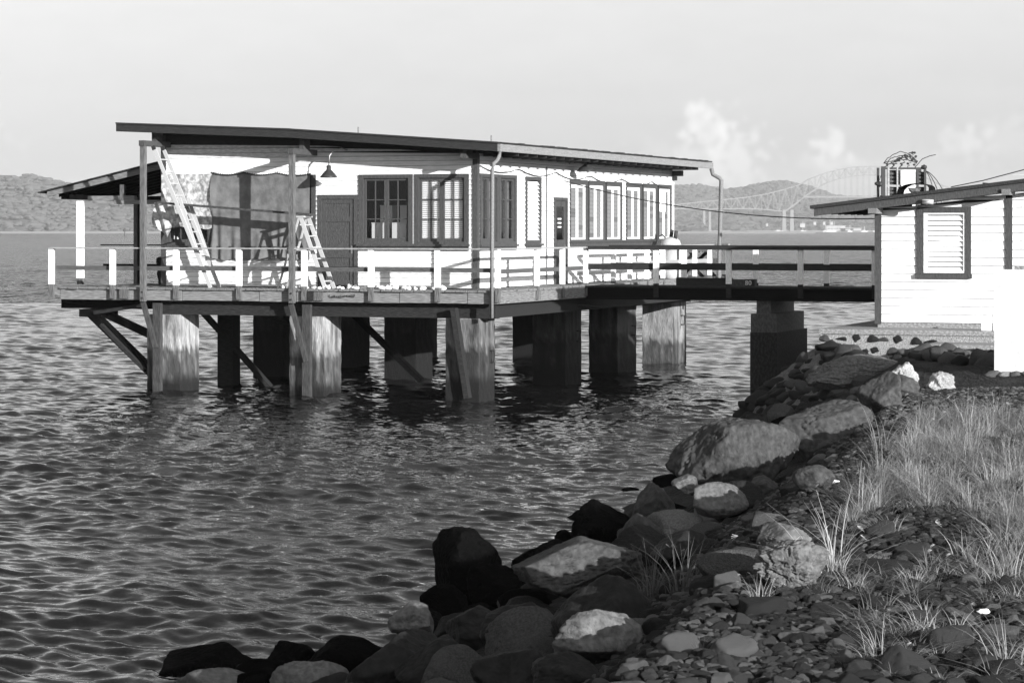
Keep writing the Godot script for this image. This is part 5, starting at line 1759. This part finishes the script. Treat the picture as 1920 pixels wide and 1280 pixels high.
func boulders() -> void:
	# x, base height, distance, half width, half height, half depth, turn, seed, shape sharpness, crack, tone, label
	var L := [
		[2.6, 0.74, 29.2, 0.78, 0.54, 0.62, 0.2, 611, 9, 0.05, "rock_mid", "largest rounded boulder, overhanging to the left above the small slabs"],
		[3.98, 0.9, 31.0, 0.66, 0.46, 0.55, -0.3, 612, 12, 0.03, "rock_mid", "grooved boulder right of the largest one, half hidden by grass"],
		[4.93, 1.4, 33.2, 0.29, 0.31, 0.3, 0.5, 613, 16, 0.0, "rock_mid", "pointed sunlit boulder at the foot of the masonry slope"],
		[-0.48, -0.1, 25.7, 0.36, 0.54, 0.36, 0.0, 614, 8, 0.0, "rock_wet", "tall black boulder standing alone at the water"],
		[-0.12, -0.1, 25.4, 0.4, 0.33, 0.36, 0.4, 615, 9, 0.0, "rock_wet", "black shoulder rock joined to the right of the tall black boulder"],
		[-0.8, 0.0, 23.0, 0.22, 0.23, 0.26, 0.3, 616, 12, 0.0, "rock_wet", "black rock below the tall black boulder, nearer the viewer"],
		[0.52, 0.84, 20.7, 0.56, 0.27, 0.4, 0.35, 617, 12, 0.03, "rock_mid", "long boulder with a sunlit sloping top in the middle of the bank"],
		[0.6, 0.9, 17.2, 0.36, 0.3, 0.36, 0.1, 618, 10, 0.0, "rock_dark", "big dark boulder in the shade before the sunlit sloping one"],
		[0.52, 1.2, 15.4, 0.28, 0.18, 0.24, 0.6, 629, 26, 0.03, "rock_light", "pyramid shaped rock with a pale right face by the gravel"],
		[1.78, 1.56, 15.9, 0.26, 0.19, 0.2, 0.2, 620, 13, 0.2, "rock_light", "pale rock with deep cracks beside the gravel"],
		[1.92, 1.56, 17.8, 0.2, 0.12, 0.2, 0.9, 621, 14, 0.0, "rock_light", "flat pale rock behind the deeply cracked one"],
		[1.6, 0.48, 28.4, 0.25, 0.27, 0.25, 0.4, 622, 18, 0.0, "rock_mid", "upright grey block at the water left of the pale slab"],
		[2.04, 1.0, 25.0, 0.31, 0.18, 0.22, 0.7, 623, 22, 0.0, "rock_light", "pale tilted slab below the largest boulder"],
		[1.95, 0.9, 28.0, 0.16, 0.12, 0.13, 0.2, 624, 22, 0.0, "rock_light", "small bright faceted stone left of the pale slab"],
		[2.7, 1.5, 22.4, 0.18, 0.14, 0.17, 1.1, 625, 16, 0.0, "rock_mid", "square rock in the shade right of the largest boulder"],
		[-2.72, -0.12, 22.0, 0.44, 0.19, 0.4, 0.1, 626, 12, 0.0, "rock_wet", "long black rock at the bottom left corner of the bank"],
		[-2.42, -0.14, 21.0, 0.39, 0.2, 0.34, 0.5, 627, 14, 0.02, "rock_light", "grey rock before the long black one at the bottom left"],
		[-1.86, 0.0, 21.4, 0.27, 0.19, 0.28, 0.9, 628, 13, 0.0, "rock_wet", "black pointed rock between the two grey rocks at bottom left"],
		[-1.62, 0.06, 19.9, 0.32, 0.2, 0.3, 0.3, 619, 15, 0.02, "rock_light", "pale split rock at the bottom edge, left of centre"],
		[-0.8, 0.3, 18.7, 0.46, 0.3, 0.42, 0.8, 630, 13, 0.0, "rock_dark", "broad dark rock at the bottom edge, right of the pale split rock"],
		[-0.83, 0.42, 21.2, 0.2, 0.15, 0.22, 0.2, 631, 20, 0.0, "rock_light", "small ridge of pale rock catching the sun above the broad dark rock"],
		[-0.53, 0.45, 18.4, 0.35, 0.23, 0.34, 1.2, 632, 13, 0.02, "rock_dark", "sloping dark rock at the bottom centre with a lit edge"],
		[0.42, 0.0, 27.3, 0.46, 0.26, 0.4, 0.1, 633, 10, 0.0, "rock_wet", "low black rock at the waterline behind the sunlit sloping boulder"],
		[1.08, 0.15, 28.6, 0.38, 0.34, 0.38, 0.3, 634, 10, 0.0, "rock_wet", "black rock at the waterline left of the upright grey block"],
		[1.33, 0.6, 24.7, 0.25, 0.24, 0.26, 0.5, 635, 14, 0.0, "rock_mid", "grey block under the pale slab"],
		[-0.26, 0.5, 20.0, 0.28, 0.22, 0.28, 0.6, 636, 12, 0.0, "rock_dark", "dark rounded rock below the tall black boulder"],
		[0.1, 0.7, 18.3, 0.33, 0.22, 0.3, 0.2, 637, 12, 0.0, "rock_dark", "dark rock left of the big shaded boulder"],
		[2.68, 0.95, 26.8, 0.2, 0.15, 0.2, 0.8, 638, 16, 0.0, "rock_mid", "wedge of rock under the right side of the largest boulder"],
		[5.85, 1.46, 37.2, 0.24, 0.25, 0.22, 0.4, 639, 14, 0.05, "rock_white", "left white splashed rock below the masonry"],
		[6.24, 1.46, 36.4, 0.25, 0.2, 0.22, 1.4, 640, 14, 0.05, "rock_white", "right white splashed rock nearer the low wall"],
		[5.45, 1.45, 35.4, 0.28, 0.2, 0.22, 0.7, 641, 13, 0.0, "rock_mid", "grey rock between the pointed boulder and the white rocks"],
		[1.37, 1.1, 20.4, 0.26, 0.17, 0.26, 0.5, 642, 13, 0.0, "rock_dark", "dark rock beneath the shaded grass tuft"],
		[0.3, 1.1, 14.8, 0.2, 0.14, 0.2, 0.1, 643, 13, 0.0, "rock_dark", "dark rock left of the pyramid shaped rock"],
		[0.0, 0.75, 16.7, 0.3, 0.18, 0.28, 0.9, 644, 12, 0.0, "rock_dark", "dark rock at the bottom edge left of the pyramid rock"],
		[-1.3, 0.2, 18.9, 0.28, 0.18, 0.26, 1.7, 645, 13, 0.0, "rock_dark", "dark rock at the bottom edge between pale and broad rocks"],
		[6.3, 0.92, 46.0, 1.0, 0.36, 0.5, 0.3, 646, 12, 0.06, "rock_light", "long craggy bedrock mass on the shoulder of the masonry slope"],
		[7.5, 1.1, 45.6, 0.42, 0.22, 0.4, 0.9, 647, 13, 0.04, "rock_light", "pale bedrock knob right of the long grey slab"],
	]
	for e in L:
		var lv := 5 if e[3] > 0.5 or e[9] > 0.1 else 4
		var raw := rock(e[7], lv, 12, e[8] * 3.5, 0.14 if e[10] == "rock_white" else 0.045, [], e[9], Vector3(e[3], e[4], e[5]), 0.16 if e[3] > 0.9 else 0.09)
		var bb := raw.get_aabb()
		var f := Vector3(e[3], e[4], e[5]) * 2.0 / bb.size
		var o := inst(raw, "boulder", M[e[10]], Transform3D(Basis(Vector3.UP, e[6] * 0.5) * Basis.from_scale(f), Vector3(e[0], e[1] + e[4] * 0.8, -e[2])))
		tag(o, e[11], "boulder", "boulders on the bank")
	# smaller riprap filling the slope
	var kinds := []
	for k in 10:
		kinds.append(rock(700 + k, 4, 9 + k % 4, 60.0, 0.04))
	var r := RandomNumberGenerator.new()
	r.seed = 33
	var n := 0
	while n < 190:
		var d := 13.0 + pow(r.randf(), 1.3) * 34.0
		var s := r.randf_range(-0.15, 1.0)
		var x := lerpf(pl(d, SHORE), pl(d, CREST), s)
		if absf(x) > d * 0.23: continue
		var sz := r.randf_range(0.08, 0.24) * (1.0 if r.randf() < 0.75 else 1.5)
		if s > 0.75: sz *= 0.55
		var h := ground(x, d)
		var m: Material = M.rock_wet if h < 0.25 else ([M.rock_dark, M.rock_dark, M.rock_mid, M.rock_light][r.randi() % 4] if s > 0.5 else [M.rock_dark, M.rock_wet, M.rock_mid][r.randi() % 3])
		var o := inst(kinds[n % 10], "riprap_stone", m, Transform3D(Basis.from_euler(Vector3(r.randf_range(-0.4, 0.4), r.randf() * TAU, r.randf_range(-0.4, 0.4))).scaled(Vector3(sz * r.randf_range(0.9, 1.5), sz * r.randf_range(0.6, 1.0), sz)), Vector3(x, h + sz * 0.12, -d)))
		tag(o, "broken stone among the riprap on the bank below the large boulders", "stone", "riprap stones on the bank")
		n += 1


func gravel() -> void:
	var kinds := []
	for k in 10:
		kinds.append(rock(800 + k, 3, 10, 40.0, 0.04))
	var ms := [M.pebble_dark, M.pebble_dark, M.pebble_mid, M.pebble_mid, M.pebble_light]
	var r := RandomNumberGenerator.new()
	r.seed = 44
	var n := 0
	while n < 295:
		var d := 12.2 + pow(r.randf(), 1.4) * 7.0
		var x := pl(d, CREST) + r.randf_range(-0.25, 1.9)
		if absf(x) > d * 0.215: continue
		var sz := r.randf_range(0.028, 0.062) * (1.0 if r.randf() < 0.86 else 1.9)
		var o := inst(kinds[n % 10], "cobble", ms[r.randi() % 5], Transform3D(Basis.from_euler(Vector3(r.randf_range(-0.4, 0.4), r.randf() * TAU, r.randf_range(-0.3, 0.3))).scaled(Vector3(sz * r.randf_range(1.0, 1.6), sz * r.randf_range(0.65, 1.1), sz)), Vector3(x, ground(x, d) + sz * 0.3, -d)))
		tag(o, "grey beach cobble lying in the gravel at the bottom right", "cobble", "cobbles in the gravel")
		n += 1
	for q in 3:
		var mm := MultiMesh.new()
		mm.transform_format = MultiMesh.TRANSFORM_3D
		mm.mesh = kinds[q * 3]
		mm.instance_count = 6500
		var k := 0
		while k < 6500:
			var d := 11.6 + pow(r.randf(), 1.5) * 25.0
			var x := pl(d, CREST) + r.randf_range(-0.8, 3.2)
			var sz := r.randf_range(0.012, 0.04)
			mm.set_instance_transform(k, Transform3D(Basis.from_euler(Vector3(r.randf_range(-0.5, 0.5), r.randf() * TAU, r.randf_range(-0.5, 0.5))).scaled(Vector3(sz * 1.3, sz * 0.9, sz)), Vector3(x, ground(x, d) + sz * 0.2, -d)))
			k += 1
		var o := MultiMeshInstance3D.new()
		o.name = num("gravel")
		o.multimesh = mm
		o.material_override = [M.pebble_dark, M.pebble_mid, M.pebble_light][q]
		add_child(o, true)
		tag(o, ["dark grit between the cobbles", "mid grey grit between the cobbles", "pale grit between the cobbles"][q], "gravel", "gravel on the shore", "stuff")
	# white scraps on the shore
	var sc := [[2.37, 14.6, 0.06, "white scrap of paper on the gravel, lower right"], [2.0, 16.4, 0.04, "small white shell beside the cobbles in the middle of the gravel"], [1.85, 16.3, 0.035, "tiny white chip right of the cracked rock"], [2.1, 12.9, 0.045, "white chip near the bottom edge of the gravel"], [2.75, 14.6, 0.05, "white flake at the right edge of the gravel"], [2.9, 22.6, 0.07, "white stone in the grass above the cracked rock"]]
	for s in sc:
		var o := inst(SCRAP[int(s[2] * 100) % 4], "white_scrap", M.scrap_white, Transform3D(Basis(Vector3.UP, s[0]).scaled(Vector3(s[2] * 0.9, s[2] * 0.35, s[2] * 0.5)), Vector3(s[0], ground(s[0], s[1]) + 0.03, -s[1])))
		tag(o, s[3], "scrap", "white scraps on the shore")


func tuft(seed_: int, blades: int, height: float, spread: float, width: float, heads: bool) -> ArrayMesh:
	var r := RandomNumberGenerator.new()
	r.seed = seed_
	var vs := PackedVector3Array()
	var fs := PackedInt32Array()
	for b in blades:
		var az := r.randf() * TAU
		var dir := Vector3(cos(az), 0, sin(az))
		var root := dir * r.randf() * spread * 0.25 + Vector3(r.randfn(), 0, r.randfn()) * spread * 0.06
		var h := height * r.randf_range(0.45, 1.1)
		var bend := spread * r.randf_range(0.15, 1.0) * (1.9 if r.randf() < 0.25 else 1.0)
		var side := dir.cross(Vector3.UP).rotated(Vector3.UP, r.randf_range(-0.9, 0.9)) * width * r.randf_range(0.6, 1.2)
		var n0 := vs.size()
		for i in 5:
			var t := i / 4.0
			var p := root + dir * bend * t * t + Vector3.UP * h * (t - 0.28 * t * t * (bend / spread))
			var k := (1.0 - t * 0.85)
			vs.append(p - side * k)
			vs.append(p + side * k)
		for i in 4:
			var q := n0 + i * 2
			fs.append_array(PackedInt32Array([q, q + 2, q + 1, q + 1, q + 2, q + 3]))
		if heads and b % 6 == 0:
			var tip := vs[vs.size() - 1]
			for k in 4:
				var a := az + (k - 1.5) * 0.4
				var m0 := vs.size()
				var e := tip + Vector3(cos(a) * 0.035, 0.01 - 0.012 * k, sin(a) * 0.035)
				vs.append_array(PackedVector3Array([tip, tip + Vector3(0, 0.003, 0), e, e + Vector3(0, 0.002, 0)]))
				fs.append_array(PackedInt32Array([m0, m0 + 2, m0 + 1, m0 + 1, m0 + 2, m0 + 3]))
	return shaded(vs, fs)


func grass() -> void:
	var tall := []
	for k in 5:
		tall.append(tuft(900 + k, 40, 0.46, 0.46, 0.0042, k % 2 == 0))
	var low := []
	for k in 4:
		low.append(tuft(920 + k, 26, 0.2, 0.32, 0.0042, false))
	# named tufts: x, distance, size, tone, label
	var T := [
		[2.12, 16.5, 1.3, 1, "tall pale grass tuft with seed heads right of the cracked rock"],
		[1.2, 17.8, 1.1, 2, "thin shaded grass tuft in the gap left of the cracked rock"],
		[1.05, 19.0, 0.9, 2, "dark sparse grass tuft at the edge of the shade"],
		[3.83, 26.0, 1.3, 0, "bushy grass tuft leaning over the grooved boulder"],
		[4.5, 27.5, 1.2, 0, "grass tuft right of the bushy one by the grooved boulder"],
		[5.1, 28.0, 1.2, 1, "grass tuft below the right white splashed rock"],
		[3.45, 23.6, 1.0, 0, "low spreading grass tuft under the grooved boulder"],
		[1.5, 15.2, 0.5, 1, "small spiky tuft at the foot of the cracked rock"],
		[1.92, 13.1, 0.6, 1, "straw coloured tuft over stones at the bottom right"],
		[2.55, 12.9, 0.75, 1, "bright spiky tuft at the bottom right corner"],
		[2.31, 13.6, 0.6, 1, "spreading dry tuft right of the white scrap"],
		[5.55, 28.4, 1.2, 0, "grass tuft at the right edge below the low wall"],
		[3.2, 16.2, 0.9, 1, "dry tuft at the right edge above the bright spiky one"],
		[1.0, 13.3, 0.35, 1, "few thin stalks standing in the gravel at bottom centre"],
	]
	var ms := [M.dry_grass, M.pale_grass, M.green_grass]
	for i in T.size():
		var e: Array = T[i]
		var o := inst(tall[i % 5], "grass_tuft", ms[e[3]], Transform3D(Basis(Vector3.UP, i * 1.7).scaled(Vector3.ONE * e[2]), Vector3(e[0], ground(e[0], e[1]) - 0.02, -e[1])))
		tag(o, e[4], "grass tuft", "grass tufts on the shore")
	# the meadow behind
	var r := RandomNumberGenerator.new()
	r.seed = 55
	var pt := FastNoiseLite.new()
	pt.seed = 12
	pt.frequency = 0.45
	for q in 6:
		var mm := MultiMesh.new()
		mm.transform_format = MultiMesh.TRANSFORM_3D
		mm.mesh = tall[q] if q < 3 else low[q - 3]
		var xf := []
		for k in 900:
			var d := 15.6 + r.randf() * 15.0
			var x := pl(d, CREST) + 0.5 + r.randf() * 4.5
			if x > d * 0.24 or pt.get_noise_2d(x, d * 0.7) < (0.05 if q < 3 else -0.1): continue
			if q < 3 and d < 17.0: continue
			var s := r.randf_range(0.4, 0.85) * (1.0 if q < 3 else 1.2)
			xf.append(Transform3D(Basis(Vector3.UP, r.randf() * TAU).scaled(Vector3(s, s * r.randf_range(0.8, 1.2), s)), Vector3(x, ground(x, d) - 0.02, -d)))
		for k in 26:
			if q < 3: break
			var d := 12.4 + r.randf() * 4.0
			var x := pl(d, CREST) + 0.9 + r.randf() * 1.4
			var s := r.randf_range(0.5, 0.95)
			xf.append(Transform3D(Basis(Vector3.UP, r.randf() * TAU).scaled(Vector3(s * 1.2, s * 0.9, s * 1.2)), Vector3(x, ground(x, d) - 0.01, -d)))
		mm.instance_count = xf.size()
		for k in xf.size():
			mm.set_instance_transform(k, xf[k])
		var o := MultiMeshInstance3D.new()
		o.name = num("grass")
		o.multimesh = mm
		o.material_override = [M.dry_grass, M.pale_grass, M.green_grass, M.dry_grass, M.pale_grass, M.green_grass][q]
		add_child(o, true)
		tag(o, "rough dry grass covering the top of the bank", "grass", "rough grass on the bank", "stuff")
